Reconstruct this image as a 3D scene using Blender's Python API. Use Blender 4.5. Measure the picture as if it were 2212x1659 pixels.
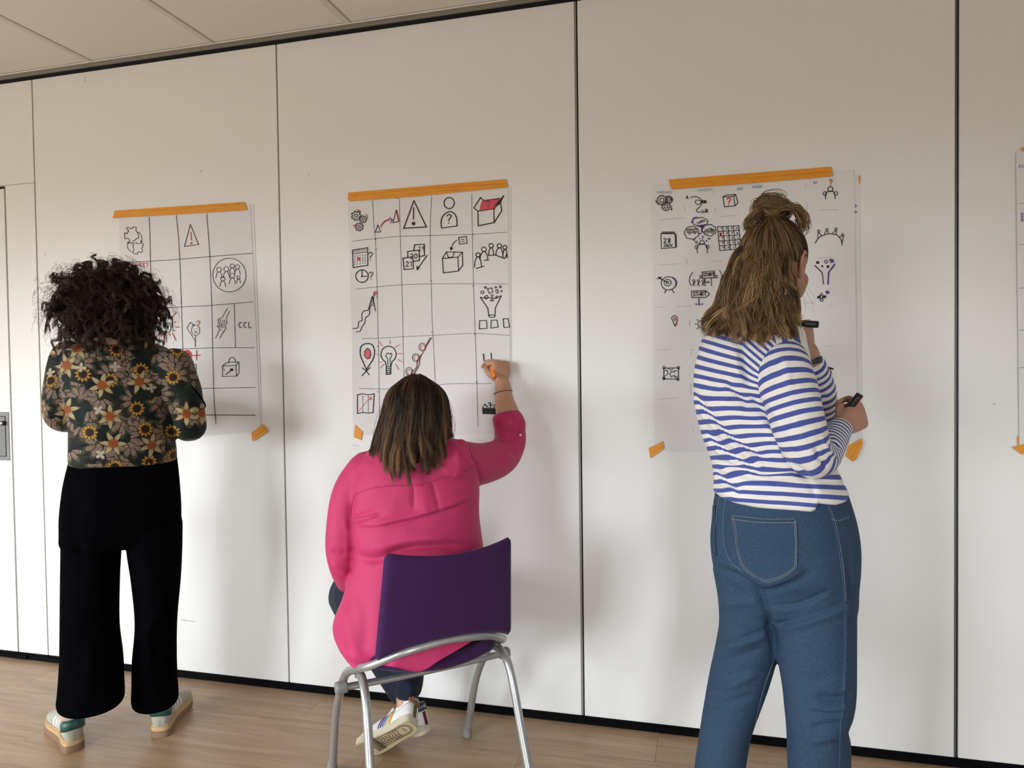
import bpy, bmesh, math, random
import numpy as np
from mathutils import Vector, Matrix
from mathutils.bvhtree import BVHTree

for o in list(bpy.data.objects):
    bpy.data.objects.remove(o)
scene = bpy.context.scene
COL = scene.collection
RNG = np.random.default_rng(7)
random.seed(7)

# ------------------------------------------------------------------ camera
F_PX, YAW, PITCH, ROLL = 1555.1, -0.26, -0.0241, -0.013
CAM = np.array([1.6286, -2.5521, 1.2961])
_cy, _sy, _cp, _sp = math.cos(YAW), math.sin(YAW), math.cos(PITCH), math.sin(PITCH)
_cr, _sr = math.cos(ROLL), math.sin(ROLL)
FWD = np.array([_sy*_cp, _cy*_cp, _sp])
_rt = np.array([_cy, -_sy, 0.0])
_up = np.cross(_rt, FWD)
RGT = _cr*_rt + _sr*_up
UPV = -_sr*_rt + _cr*_up
cd = bpy.data.cameras.new('camera')
cd.sensor_fit = 'HORIZONTAL'
cd.sensor_width = 36.0
cd.lens = F_PX*36.0/2212.0
cd.clip_start = 0.05
cam = bpy.data.objects.new('camera', cd)
COL.objects.link(cam)
cam.matrix_world = Matrix(((RGT[0], UPV[0], -FWD[0], CAM[0]),
                           (RGT[1], UPV[1], -FWD[1], CAM[1]),
                           (RGT[2], UPV[2], -FWD[2], CAM[2]), (0, 0, 0, 1)))
scene.camera = cam

# ------------------------------------------------------------------ world, window light, exposure
w = bpy.data.worlds.new('world'); scene.world = w
w.use_nodes = True
# overcast sky above the horizon, darker ground and facades below it
_n, _l = w.node_tree.nodes, w.node_tree.links
_tc = _n.new('ShaderNodeTexCoord'); _sx = _n.new('ShaderNodeSeparateXYZ'); _rp = _n.new('ShaderNodeValToRGB')
_mr = _n.new('ShaderNodeMapRange'); _mr.inputs['From Min'].default_value = -1.0; _mr.inputs['From Max'].default_value = 1.0
_l.new(_tc.outputs['Generated'], _sx.inputs[0]); _l.new(_sx.outputs[2], _mr.inputs['Value']); _l.new(_mr.outputs[0], _rp.inputs[0])
_e = _rp.color_ramp.elements
_e[0].position = 0.490; _e[0].color = (0.13, 0.125, 0.11, 1)
_e[1].position = 0.535; _e[1].color = (0.86, 0.935, 1.0, 1)
_l.new(_rp.outputs[0], _n['Background'].inputs[0])
_n['Background'].inputs[1].default_value = 25.0
# daylight portals in the openings of the windows behind the camera
def window_portal(loc, sx, sy, rot):
    l = bpy.data.lights.new('window_portal', 'AREA'); l.shape = 'RECTANGLE'
    l.size, l.size_y = sx, sy
    l.cycles.is_portal = True
    o = bpy.data.objects.new('window_portal', l); COL.objects.link(o)
    o.location = loc; o.rotation_euler = rot
XL, XR, YR = -3.7, 4.9, -5.5                       # room: side walls and rear wall
SILL, HEAD = 0.80, 2.18
REAR_WIN = [(-2.7, -0.7), (2.6, 3.6)]              # x ranges; the right-hand one is unseen, added as fill light
LEFT_WIN = [(-5.0, -3.9), (-3.4, -2.5)]            # y ranges
for _a, _b in REAR_WIN: window_portal(((_a+_b)/2, YR, (SILL+HEAD)/2), _b-_a, HEAD-SILL, (math.radians(90), 0, 0))
for _a, _b in LEFT_WIN: window_portal((XL, (_a+_b)/2, (SILL+HEAD)/2), HEAD-SILL, _b-_a, (0, math.radians(-90), 0))
vs = scene.view_settings
vs.view_transform = 'Standard'; vs.look = 'None'; vs.gamma = 1.0; vs.use_curve_mapping = False
vs.exposure = 0.38

# ------------------------------------------------------------------ helpers
def ray(px, py):
    return FWD + (px-1106.0)/F_PX*RGT - (py-829.5)/F_PX*UPV
def A(px, py, D):                       # a photo point at depth D metres from the lens
    return CAM + ray(px, py)*D
def atY(px, py, Y):
    d = ray(px, py); return CAM + d*(Y-CAM[1])/d[1]
def atZ(px, py, Z):
    d = ray(px, py); return CAM + d*(Z-CAM[2])/d[2]
def pj(V):
    d = np.asarray(V)-CAM; wv = d@FWD
    return np.stack([1106+F_PX*(d@RGT)/wv, 829.5-F_PX*(d@UPV)/wv], -1)
def unit(v):
    v = np.asarray(v, float); return v/np.linalg.norm(v)

def link(o, parent=None):
    COL.objects.link(o)
    if parent is not None: o.parent = parent
    return o
def tag(o, label=None, cat=None, group=None, kind=None):
    if label: o['label'] = label
    if cat: o['category'] = cat
    if group: o['group'] = group
    if kind: o['kind'] = kind
    return o
def mesh_obj(name, V, F, mat, parent=None, smooth=True):
    me = bpy.data.meshes.new(name)
    if isinstance(F, np.ndarray):
        V = np.ascontiguousarray(V, dtype=np.float32); n = F.shape[1]
        me.vertices.add(len(V)); me.vertices.foreach_set('co', V.ravel())
        me.loops.add(F.size); me.loops.foreach_set('vertex_index', F.ravel().astype(np.int32))
        me.polygons.add(len(F)); me.polygons.foreach_set('loop_start', np.arange(0, F.size, n, dtype=np.int32))
        me.update(calc_edges=True)
    else:
        me.from_pydata([tuple(map(float, v)) for v in V], [], [tuple(map(int, f)) for f in F])
    me.polygons.foreach_set('use_smooth', [smooth]*len(me.polygons))
    if mat is not None: me.materials.append(mat)
    me.update()
    return link(bpy.data.objects.new(name, me), parent)
def empty(name, loc, parent=None):
    o = bpy.data.objects.new(name, None); o.empty_display_size = 0.1
    o.location = loc
    return link(o, parent)
def own(child, parent):                 # parent while keeping the world-space vertices
    child.parent = parent
    child.matrix_parent_inverse = Matrix.Translation(parent.location).inverted() if parent.type == 'EMPTY' else Matrix()
    return child
def attr(o, name, arr):
    arr = np.ascontiguousarray(arr, dtype=np.float32)
    t = 'FLOAT' if arr.ndim == 1 else 'FLOAT_VECTOR'
    a = o.data.attributes.new(name, t, 'POINT')
    a.data.foreach_set('value' if t == 'FLOAT' else 'vector', arr.ravel())

BOXF = [(0,3,2,1),(4,5,6,7),(0,1,5,4),(1,2,6,5),(2,3,7,6),(3,0,4,7)]
def box_vf(x0, x1, y0, y1, z0, z1):
    return [(x0,y0,z0),(x1,y0,z0),(x1,y1,z0),(x0,y1,z0),(x0,y0,z1),(x1,y0,z1),(x1,y1,z1),(x0,y1,z1)], BOXF
def box(name, x0, x1, y0, y1, z0, z1, mat, parent=None, bevel=0.0):
    V, F = box_vf(x0, x1, y0, y1, z0, z1)
    if bevel > 0:
        bm = bmesh.new()
        vs_ = [bm.verts.new(v) for v in V]
        for f in F: bm.faces.new([vs_[i] for i in f])
        bmesh.ops.bevel(bm, geom=bm.edges[:], offset=bevel, segments=1, affect='EDGES')
        me = bpy.data.meshes.new(name); bm.to_mesh(me); bm.free()
        if mat: me.materials.append(mat)
        return link(bpy.data.objects.new(name, me), parent)
    return mesh_obj(name, V, F, mat, parent, smooth=False)

def catmull(P, m):
    """P (k,d) control rows -> m rows, centripetal-ish Catmull-Rom"""
    P = np.asarray(P, float); k = len(P)
    if k == 2:
        t = np.linspace(0, 1, m)[:, None]; return P[0]*(1-t)+P[1]*t
    Q = np.vstack([2*P[0]-P[1], P, 2*P[-1]-P[-2]])
    t = np.linspace(0, k-1, m); i = np.minimum(t.astype(int), k-2); u = (t-i)[:, None]
    a, b, c, d = Q[i], Q[i+1], Q[i+2], Q[i+3]
    return 0.5*((2*b)+(-a+c)*u+(2*a-5*b+4*c-d)*u*u+(-a+3*b-3*c+d)*u**3)
def ring_faces(m, n, caps=True, off=0):
    F = []
    for i in range(m-1):
        for j in range(n):
            k = (j+1) % n
            F.append((off+i*n+j, off+i*n+k, off+(i+1)*n+k, off+(i+1)*n+j))
    if caps:
        F.append(tuple(off+j for j in range(n))[::-1])
        F.append(tuple(off+(m-1)*n+j for j in range(n)))
    return F
def loft(secs, m=40, n=48, power=2.0):
    """secs: rows of (center3, a3, b3); smooth closed tube"""
    R = np.array([np.concatenate([c, a, b]) for c, a, b in secs])
    R = catmull(R, m)
    th = np.linspace(0, 2*np.pi, n, endpoint=False)
    ct = np.sign(np.cos(th))*np.abs(np.cos(th))**(2/power); st = np.sign(np.sin(th))*np.abs(np.sin(th))**(2/power)
    V = R[:, None, 0:3] + ct[None, :, None]*R[:, None, 3:6] + st[None, :, None]*R[:, None, 6:9]
    return V.reshape(-1, 3), ring_faces(m, n)
def frames(P):
    T = np.gradient(P, axis=0); T /= np.linalg.norm(T, axis=1)[:, None]+1e-12
    ref = np.array([0, 0, 1.0]) if abs(T[0][2]) < 0.9 else np.array([1.0, 0, 0])
    n = np.cross(T[0], ref); n /= np.linalg.norm(n); N = [n]
    for i in range(1, len(P)):
        n = N[-1]-T[i]*(N[-1]@T[i]); n /= np.linalg.norm(n)+1e-12; N.append(n)
    N = np.array(N); return T, N, np.cross(T, N)
def tube(P, r, m=None, n=16, smooth=True, caps=True, flat=1.0):
    P = np.asarray(P, float); r = np.broadcast_to(np.asarray(r, float), (len(P),))
    if m is None: m = max(2, (len(P)-1)*6+1)
    if smooth:
        Q = catmull(np.column_stack([P, r]), m); P, r = Q[:, :3], Q[:, 3]
    T, N, B = frames(P)
    th = np.linspace(0, 2*np.pi, n, endpoint=False)
    V = P[:, None] + r[:, None, None]*(np.cos(th)[None, :, None]*N[:, None]+flat*np.sin(th)[None, :, None]*B[:, None])
    V = V.reshape(-1, 3); F = ring_faces(len(P), n, caps=caps)
    return V, F
def capsule(P, r, n=16, m=None):
    """tube with rounded ends"""
    P = np.asarray(P, float); r = np.array(np.broadcast_to(np.asarray(r, float), (len(P),)))
    d0 = unit(P[0]-P[1]); d1 = unit(P[-1]-P[-2])
    if m is None: m = max(2, (len(P)-1)*5+1)
    Q = catmull(np.column_stack([P, r]), m)
    pre = [np.append(Q[0, :3]+d0*Q[0, 3]*s, Q[0, 3]*c) for s, c in ((.97, .2), (.8, .6), (.45, .9))]
    post = [np.append(Q[-1, :3]+d1*Q[-1, 3]*s, Q[-1, 3]*c) for s, c in ((.45, .9), (.8, .6), (.97, .2))]
    Q = np.vstack([pre, Q, post])
    return tube(Q[:, :3], Q[:, 3], n=n, smooth=False)
def ball(c, r, n=16, m=10):
    r = np.broadcast_to(np.asarray(r, float), (3,))
    V = [np.array(c)+r*np.array([0, 0, -1])]
    V = []
    for i in range(m):
        ph = -math.pi/2+math.pi*(i+0.5)/m
        for j in range(n):
            th = 2*math.pi*j/n
            V.append(np.array(c)+r*np.array([math.cos(ph)*math.cos(th), math.cos(ph)*math.sin(th), math.sin(ph)]))
    return np.array(V), ring_faces(m, n)
def join(parts):
    Vs, Fs, off = [], [], 0
    for V, F in parts:
        Vs.append(np.asarray(V, float))
        Fs += [tuple(int(i)+off for i in f) for f in F]; off += len(V)
    return np.vstack(Vs), Fs
def laplace(V, E, it, lam=0.5, fixed=None):
    n = len(V)
    deg = np.bincount(E.ravel(), minlength=n).astype(float)[:, None]
    for _ in range(it):
        S = np.zeros_like(V)
        for k in range(3):
            S[:, k] = np.bincount(E[:, 0], V[E[:, 1], k], n)+np.bincount(E[:, 1], V[E[:, 0], k], n)
        D = lam*(S/np.maximum(deg, 1)-V)
        if fixed is not None: D *= fixed[:, None]
        V = V+D
    return V
def edges_of(F):
    E = np.vstack([F[:, [0, 1]], F[:, [1, 2]], F[:, [2, 3]], F[:, [3, 0]]]); E.sort(1)
    return np.unique(E, axis=0)
def normals(V, F):
    n = np.cross(V[F[:, 2]]-V[F[:, 0]], V[F[:, 3]]-V[F[:, 1]])
    N = np.zeros_like(V)
    for c in range(4):
        for k in range(3):
            N[:, k] += np.bincount(F[:, c], n[:, k], len(V))
    return N/(np.linalg.norm(N, axis=1)[:, None]+1e-12)
def remesh(parts, voxel, smooth=6):
    """union of closed shapes -> one continuous quad skin"""
    V, F = join(parts)
    me = bpy.data.meshes.new('tmp'); me.from_pydata([tuple(v) for v in V], [], F); me.update()
    o = bpy.data.objects.new('tmp', me); COL.objects.link(o)
    bm = bmesh.new(); bm.from_mesh(me); bmesh.ops.recalc_face_normals(bm, faces=bm.faces[:]); bm.to_mesh(me); bm.free()
    md = o.modifiers.new('r', 'REMESH'); md.mode = 'VOXEL'; md.voxel_size = voxel; md.adaptivity = 0
    dg = bpy.context.evaluated_depsgraph_get()
    ev = o.evaluated_get(dg); m2 = ev.to_mesh()
    nv, nf = len(m2.vertices), len(m2.polygons)
    RV = np.empty(nv*3, np.float32); m2.vertices.foreach_get('co', RV)
    RF = np.empty(nf*4, np.int32); m2.loops.foreach_get('vertex_index', RF)
    ev.to_mesh_clear(); bpy.data.objects.remove(o); bpy.data.meshes.remove(me)
    RV = RV.reshape(-1, 3).astype(float); RF = RF.reshape(-1, 4)
    return laplace(RV, edges_of(RF), smooth), RF
def seg_dist(U, P):
    """distance of 2-D points U to polyline P, arc position 0..1 and signed side"""
    best = np.full(len(U), 1e9); tt = np.zeros(len(U)); sd = np.zeros(len(U))
    L = np.r_[0, np.cumsum(np.linalg.norm(np.diff(P, axis=0), axis=1))]
    for i in range(len(P)-1):
        a, b = P[i], P[i+1]; d = b-a; l2 = d@d+1e-9
        t = np.clip(((U-a)@d)/l2, 0, 1); q = a+t[:, None]*d
        e = U-q; ds = np.hypot(e[:, 0], e[:, 1]); k = ds < best
        best[k] = ds[k]; tt[k] = (L[i]+t[k]*math.sqrt(l2))/L[-1]
        sd[k] = np.sign(d[0]*e[k, 1]-d[1]*e[k, 0])
    return best, tt, sd
def folds(V, F, lst, scale=1.0):
    """cloth folds: (points, width, height) ridge>0 / valley<0, 'step' makes an overlap on one side"""
    N = normals(V, F); U = pj(V); view = unit(CAM-V.mean(0))
    face = np.clip((N@view-0.05)/0.35, 0, 1)
    D = np.zeros(len(V))
    for it in lst:
        P = catmull(np.array(it[0], float), 6*len(it[0])); wd, h = it[1], it[2]
        mode = it[3] if len(it) > 3 else 'ridge'
        d, t, s = seg_dist(U, P)
        env = np.clip(np.minimum(t, 1-t)*5+0.05, 0, 1)
        if mode == 'ridge': D += h*env*np.exp(-(d/wd)**2)
        elif mode == 'roll':            # soft ridge on one side, sharp valley along the line
            D += h*env*(np.exp(-((d*s-wd)/wd)**2)*1.0-1.1*np.exp(-(d/(0.45*wd))**2))
        elif mode == 'step':            # one side proud
            D += h*env*np.where(s > 0, np.exp(-(d/(wd))**2), -0.4*np.exp(-(d/(0.5*wd))**2))
    V = V + N*(D*face*scale)[:, None]
    return V
def noise3(V, f, seed=0):
    r = np.random.default_rng(seed); o = np.zeros(len(V))
    for _ in range(7):
        k = r.normal(size=3); k = k/np.linalg.norm(k)*f*r.uniform(.6, 1.5)
        o += np.sin(V@k+r.uniform(0, 6.28)+1.3*np.sin(V@(k[[1, 2, 0]])*0.7+r.uniform(0, 6.28)))
    return o/4.0
def bvh_of(V, F):
    return BVHTree.FromPolygons([tuple(v) for v in V], [tuple(f) for f in F])
def hit(bvh, px, py, off=0.0):
    d = Vector(ray(px, py)).normalized()
    r = bvh.ray_cast(Vector(CAM), d)
    if r[0] is None: return None
    return np.array(r[0])+np.array(r[1])*off*(1 if r[1].dot(d) < 0 else -1)
def surf_line(bvh, pts, r, off, m=None, n=6, flat=1.0):
    """seam or stitch: a thin cord lying on a garment"""
    P = catmull(np.array(pts, float), m or 8*len(pts))
    Q = [hit(bvh, p[0], p[1], off) for p in P]; Q = np.array([q for q in Q if q is not None])
    if len(Q) < 3: return None
    return tube(Q, r, n=n, smooth=False, flat=flat)
def surf_patch(bvh, quad, off, thick, nu=14, nv=14, rows=None):
    """patch of cloth on a garment; quad = 4 edge polylines' corner grid (rows of points)"""
    rows = np.array([catmull(np.array(r, float), nu) for r in rows])
    G = np.array([catmull(rows[:, i], nv) for i in range(nu)])
    V = []
    for i in range(nu):
        for j in range(nv):
            q = hit(bvh, G[i, j, 0], G[i, j, 1], off)
            V.append(q)
    ok = [q for q in V if q is not None]
    V = [q if q is not None else ok[0] for q in V]
    V = np.array(V).reshape(nu, nv, 3)
    view = unit(CAM-V.reshape(-1, 3).mean(0))
    back = V-view*thick
    F = []
    idx = lambda i, j: i*nv+j
    for i in range(nu-1):
        for j in range(nv-1):
            F.append((idx(i, j), idx(i+1, j), idx(i+1, j+1), idx(i, j+1)))
    o = nu*nv
    rim = [idx(i, 0) for i in range(nu)]+[idx(nu-1, j) for j in range(1, nv)]+[idx(i, nv-1) for i in range(nu-2, -1, -1)]+[idx(0, j) for j in range(nv-2, 0, -1)]
    for a, b in zip(rim, rim[1:]+rim[:1]): F.append((a, b, b+o, a+o))
    return np.vstack([V.reshape(-1, 3), back.reshape(-1, 3)]), F
def sec(py, xl, xr, D, th, back=0.0, tilt=0.0):
    """body cross-section seen between photo columns xl..xr at depth D, th metres thick"""
    l, r = A(xl, py, D), A(xr, py, D); c = (l+r)/2
    h = c-CAM; h[2] = 0; h = unit(h); pr = np.array([h[1], -h[0], 0])
    a = pr*((r-l)@pr)/2 + np.array([0, 0, tilt])
    return c-h*back, a, h*th/2

# ------------------------------------------------------------------ strand hair
def strands(name, P, R, tone, mat, parent, sides=3):
    """P (n,m,3) strand points, R (n,m) radii -> one mesh"""
    n, m, _ = P.shape
    T = np.gradient(P, axis=1); T /= np.linalg.norm(T, axis=2)[..., None]+1e-9
    ref = np.tile(RNG.normal(size=(n, 1, 3)), (1, m, 1))
    N = np.cross(T, ref); N /= np.linalg.norm(N, axis=2)[..., None]+1e-9
    B = np.cross(T, N)
    th = np.linspace(0, 2*np.pi, sides, endpoint=False)
    V = P[:, :, None]+R[:, :, None, None]*(np.cos(th)[None, None, :, None]*N[:, :, None]+np.sin(th)[None, None, :, None]*B[:, :, None])
    base = (np.arange(n)*m*sides)[:, None, None]+(np.arange(m-1)*sides)[None, :, None]
    j = np.arange(sides)[None, None]; k = (j+1) % sides
    F = np.stack([base+j, base+k, base+k+sides, base+j+sides], -1).reshape(-1, 4)
    o = mesh_obj(name, V.reshape(-1, 3), F, mat, None)
    attr(o, 'tone', np.repeat(np.repeat(tone, m), sides) if tone.ndim == 1 else np.repeat(tone.ravel(), sides))
    own(o, parent)
    return o

# ------------------------------------------------------------------ materials
class NT:
    def __init__(s, name, rough=0.6, base=None, spec=None):
        s.m = bpy.data.materials.new(name); s.m.use_nodes = True
        s.t = s.m.node_tree; s.b = s.t.nodes['Principled BSDF']
        s.b.inputs['Roughness'].default_value = rough
        if base: s.b.inputs['Base Color'].default_value = (*base, 1)
        if spec is not None: s.b.inputs['Specular IOR Level'].default_value = spec
    def n(s, kind, **kw):
        nd = s.t.nodes.new(kind)
        for k, v in kw.items(): setattr(nd, k, v)
        return nd
    def l(s, a, b): s.t.links.new(a, b)
    def val(s, x):
        return x
    def math(s, op, a, b=None, c=None, clamp=False):
        nd = s.n('ShaderNodeMath', operation=op); nd.use_clamp = clamp
        for i, x in enumerate((a, b, c)):
            if x is None: continue
            if hasattr(x, 'is_linked'): s.l(x, nd.inputs[i])
            else: nd.inputs[i].default_value = x
        return nd.outputs[0]
    def mix(s, f, a, b):
        nd = s.n('ShaderNodeMix', data_type='RGBA')
        for i, x in ((0, f), (6, a), (7, b)):
            if hasattr(x, 'is_linked'): s.l(x, nd.inputs[i])
            else: nd.inputs[i].default_value = x if i == 0 else (*x, 1)
        return nd.outputs[2]
    def attr(s, name, out='Vector'):
        nd = s.n('ShaderNodeAttribute'); nd.attribute_name = name; return nd.outputs[out]
    def noise(s, vec, scale, detail=4, rough=0.55, out='Fac', dist=0.0):
        nd = s.n('ShaderNodeTexNoise'); nd.inputs['Scale'].default_value = scale
        nd.inputs['Detail'].default_value = detail; nd.inputs['Roughness'].default_value = rough
        nd.inputs['Distortion'].default_value = dist
        if vec is not None: s.l(vec, nd.inputs['Vector'])
        return nd.outputs[out]
    def ramp(s, f, stops):
        nd = s.n('ShaderNodeValToRGB'); cr = nd.color_ramp
        while len(cr.elements) > 1: cr.elements.remove(cr.elements[-1])
        cr.elements[0].position = stops[0][0]; cr.elements[0].color = (*stops[0][1], 1)
        for p, c in stops[1:]:
            e = cr.elements.new(p); e.color = (*c, 1)
        s.l(f, nd.inputs[0]); return nd.outputs[0]
    def map(s, vec, scale=(1, 1, 1), loc=(0, 0, 0), rot=(0, 0, 0)):
        nd = s.n('ShaderNodeMapping'); s.l(vec, nd.inputs[0])
        nd.inputs['Scale'].default_value = scale; nd.inputs['Location'].default_value = loc; nd.inputs['Rotation'].default_value = rot
        return nd.outputs[0]
    def obj(s): return s.n('ShaderNodeTexCoord').outputs['Object']
    def pos(s): return s.n('ShaderNodeNewGeometry').outputs['Position']
    def col(s, x):
        s.l(x, s.b.inputs['Base Color']); return s
    def bump(s, h, strength=0.3, dist=0.002):
        nd = s.n('ShaderNodeBump'); nd.inputs['Strength'].default_value = strength; nd.inputs['Distance'].default_value = dist
        s.l(h, nd.inputs['Height']); s.l(nd.outputs[0], s.b.inputs['Normal']); return s

def plain(name, c, rough=0.6, metal=0.0, spec=None):
    t = NT(name, rough, c, spec); t.b.inputs['Metallic'].default_value = metal; return t.m
M = {}
# painted partition panels: faint mottling and smudges
t = NT('panel_laminate', 0.42); p = t.pos()
t.col(t.mix(t.math('MULTIPLY', t.noise(p, 1.3, 5), 0.35), (0.80, 0.787, 0.762), (0.755, 0.742, 0.715)))
t.bump(t.noise(p, 160, 2), 0.05, 0.0006); M['panel'] = t.m
M['wall'] = plain('wall_paint', (0.58, 0.565, 0.535), 0.8)
t = NT('ceiling_tile_mineral', 0.9); p = t.pos()
t.col(t.mix(t.noise(p, 220, 2), (0.82, 0.785, 0.74), (0.76, 0.725, 0.68))); M['tile'] = t.m
M['rail'] = plain('ceiling_rail_paint', (0.68, 0.65, 0.61), 0.6)
M['track'] = plain('track_profile', (0.33, 0.31, 0.26), 0.5)
M['black'] = plain('black_seal', (0.0018, 0.0018, 0.0024), 0.6, spec=0.08)
M['gap'] = plain('dark_gap', (0.004, 0.004, 0.004), 0.9)
M['seam'] = plain('seam_profile', (0.26, 0.25, 0.22), 0.45, 0.2)
M['seamdark'] = plain('seam_profile_dark', (0.10, 0.10, 0.10), 0.4, 0.4)
M['seamjoint'] = plain('joint_line', (0.42, 0.40, 0.33), 0.6)
M['plate'] = plain('pull_plate_metal', (0.22, 0.22, 0.215), 0.5, 0.25)
M['platein'] = plain('pull_recess_metal', (0.19, 0.185, 0.175), 0.5, 0.2)
M['chrome'] = plain('chrome', (0.75, 0.75, 0.76), 0.15, 1.0)
M['scuff'] = plain('scuff', (0.25, 0.24, 0.23), 0.8)
# oak laminate plank: grain runs along x, tone changes from plank to plank
t = NT('oak_plank', 0.36)
oi = t.n('ShaderNodeObjectInfo'); rnd = oi.outputs['Random']
p = t.pos(); cmb = t.n('ShaderNodeCombineXYZ'); t.l(t.math('MULTIPLY', rnd, 37.0), cmb.inputs[0]); t.l(t.math('MULTIPLY', rnd, 11.0), cmb.inputs[1])
va = t.n('ShaderNodeVectorMath', operation='ADD'); t.l(p, va.inputs[0]); t.l(cmb.outputs[0], va.inputs[1])
g1 = t.noise(t.map(va.outputs[0], (0.9, 14, 1)), 2.2, 8, 0.62, dist=0.9)
g2 = t.noise(t.map(va.outputs[0], (2.5, 70, 1)), 3.0, 5, 0.6)
g3 = t.noise(va.outputs[0], 1.6, 3)
c1 = t.ramp(g1, [(0.28, (0.20, 0.115, 0.058)), (0.5, (0.365, 0.235, 0.134)), (0.72, (0.48, 0.33, 0.20))])
c2 = t.mix(t.math('MULTIPLY', t.math('SUBTRACT', 0.62, g2, clamp=True), 1.4, clamp=True), c1, (0.21, 0.128, 0.072))
c3 = t.mix(t.math('MULTIPLY', rnd, 0.30), c2, (0.32, 0.205, 0.118))
c4 = t.mix(t.math('MULTIPLY', g3, 0.25), c3, (0.55, 0.41, 0.27))
t.col(c4); t.bump(g2, 0.12, 0.0008); M['oak'] = t.m
M['under'] = plain('floor_underlay', (0.10, 0.065, 0.04), 0.8)
# paper and ink
t = NT('flipchart_paper', 0.75); p = t.pos()
t.col(t.mix(t.noise(p, 3.0, 3), (0.76, 0.745, 0.735), (0.72, 0.705, 0.70)))
t.bump(t.noise(p, 9, 3), 0.25, 0.004); M['paper'] = t.m
t = NT('orange_tape', 0.55); p = t.pos()
t.col(t.mix(t.noise(p, 30, 3), (0.80, 0.33, 0.012), (0.70, 0.26, 0.01))); t.bump(t.noise(t.map(p, (3, 3, 20)), 14, 3), 0.35, 0.002); M['tape'] = t.m
for k, c in dict(ink=(0.012, 0.012, 0.014), grey=(0.06, 0.06, 0.065), red=(0.56, 0.035, 0.055), pink=(0.68, 0.12, 0.16), violet=(0.075, 0.05, 0.22),
                 pencil=(0.36, 0.37, 0.40), blue=(0.16, 0.27, 0.42), line=(0.05, 0.05, 0.055), paperwhite=(0.78, 0.74, 0.72)).items():
    M['ink_'+k] = plain('marker_ink_'+k, c, 0.7)
M['ink'] = M['ink_ink']
# skin
def skin(name, a, b):
    t = NT(name, 0.45); p = t.pos()
    t.col(t.mix(t.noise(p, 26, 4), a, b)); t.b.inputs['Subsurface Weight'].default_value = 0.12
    t.b.inputs['Subsurface Radius'].default_value = (0.012, 0.005, 0.003)
    t.bump(t.noise(p, 420, 2), 0.12, 0.0006); return t.m
M['skin1'] = skin('skin_light', (0.62, 0.36, 0.27), (0.55, 0.30, 0.22))
M['skin2'] = skin('skin_warm', (0.52, 0.29, 0.19), (0.45, 0.225, 0.14))
M['skin3'] = skin('skin_rosy', (0.44, 0.250, 0.175), (0.37, 0.185, 0.120))
M['nail'] = plain('finger_nail', (0.60, 0.34, 0.28), 0.3)
M['eyewhite'] = plain('eye_white', (0.8, 0.78, 0.75), 0.25)
M['iris'] = plain('iris_brown', (0.06, 0.03, 0.015), 0.2)
M['lips'] = plain('lips', (0.42, 0.13, 0.11), 0.4)
# cloth
def cloth(name, a, b, rough=0.8, sheen=0.2, weave=700, bs=0.12):
    t = NT(name, rough, spec=0.25); p = t.pos()
    t.col(t.mix(t.noise(p, 7, 4), a, b)); t.b.inputs['Sheen Weight'].default_value = sheen
    t.bump(t.noise(p, weave, 2), bs, 0.0006); return t.m
M['pinkcloth'] = cloth('pink_crepe', (0.50, 0.034, 0.128), (0.44, 0.027, 0.106), 0.62, 0.05, 500)
M['pinkseam'] = plain('pink_thread', (0.34, 0.022, 0.08), 0.8)
M['velvet'] = cloth('black_velvet', (0.0012, 0.0012, 0.0018), (0.0020, 0.0020, 0.0028), 1.0, 0.0, 300)
M['velvet'].node_tree.nodes['Principled BSDF'].inputs['Specular IOR Level'].default_value = 0.015
M['velvet'].node_tree.nodes['Principled BSDF'].inputs['Sheen Weight'].default_value = 0.0
M['navy'] = cloth('navy_trouser', (0.008, 0.012, 0.028), (0.006, 0.009, 0.020), 0.75, 0.05, 400)
M['purple'] = cloth('purple_upholstery', (0.043, 0.0085, 0.066), (0.037, 0.007, 0.057), 0.9, 0.08, 1100, 0.5)
t = NT('denim', 0.85, spec=0.2); p = t.pos()
w1 = t.noise(t.map(p, (1, 1, 0.35)), 900, 2); w2 = t.noise(p, 330, 3); w3 = t.noise(p, 6, 4)
c = t.ramp(w1, [(0.30, (0.010, 0.024, 0.050)), (0.55, (0.026, 0.053, 0.098)), (0.75, (0.080, 0.125, 0.188))])
c = t.mix(t.math('MULTIPLY', w2, 0.5), c, (0.020, 0.043, 0.082)); c = t.mix(t.math('MULTIPLY', w3, 0.22), c, (0.055, 0.096, 0.158))
t.col(c); t.bump(w1, 0.3, 0.0008); M['denim'] = t.m
M['stitch'] = plain('denim_stitch', (0.33, 0.33, 0.30), 0.8)
M['denimdark'] = cloth('denim_seam', (0.025, 0.06, 0.125), (0.06, 0.12, 0.21), 0.85, 0.1, 900)
# striped jersey: 'stripe' = metres along the cloth (torso or sleeve), a few mm of slub in the white
t = NT('striped_jersey', 0.85, spec=0.2)
zn = t.math('GREATER_THAN', t.attr('zone', 'Fac'), 0.0); p = t.pos()
s_ = t.math('ADD', t.math('MULTIPLY', t.attr('stripe', 'Fac'), t.math('SUBTRACT', 1.0, zn)), t.math('MULTIPLY', t.attr('stripe2', 'Fac'), zn))
wob = t.math('MULTIPLY', t.math('SUBTRACT', t.noise(p, 18, 2), 0.5), 0.0025)
ph = t.math('FRACT', t.math('MULTIPLY', t.math('ADD', s_, wob), 1/0.0262))
tri = t.math('ABSOLUTE', t.math('SUBTRACT', ph, 0.5))
blue = t.math('MULTIPLY', t.math('SUBTRACT', 0.255, tri), 26.0, clamp=True)
slub = t.noise(t.map(p, (1, 1, 6)), 90, 4)
white = t.mix(slub, (0.78, 0.75, 0.70), (0.66, 0.63, 0.575))
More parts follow.
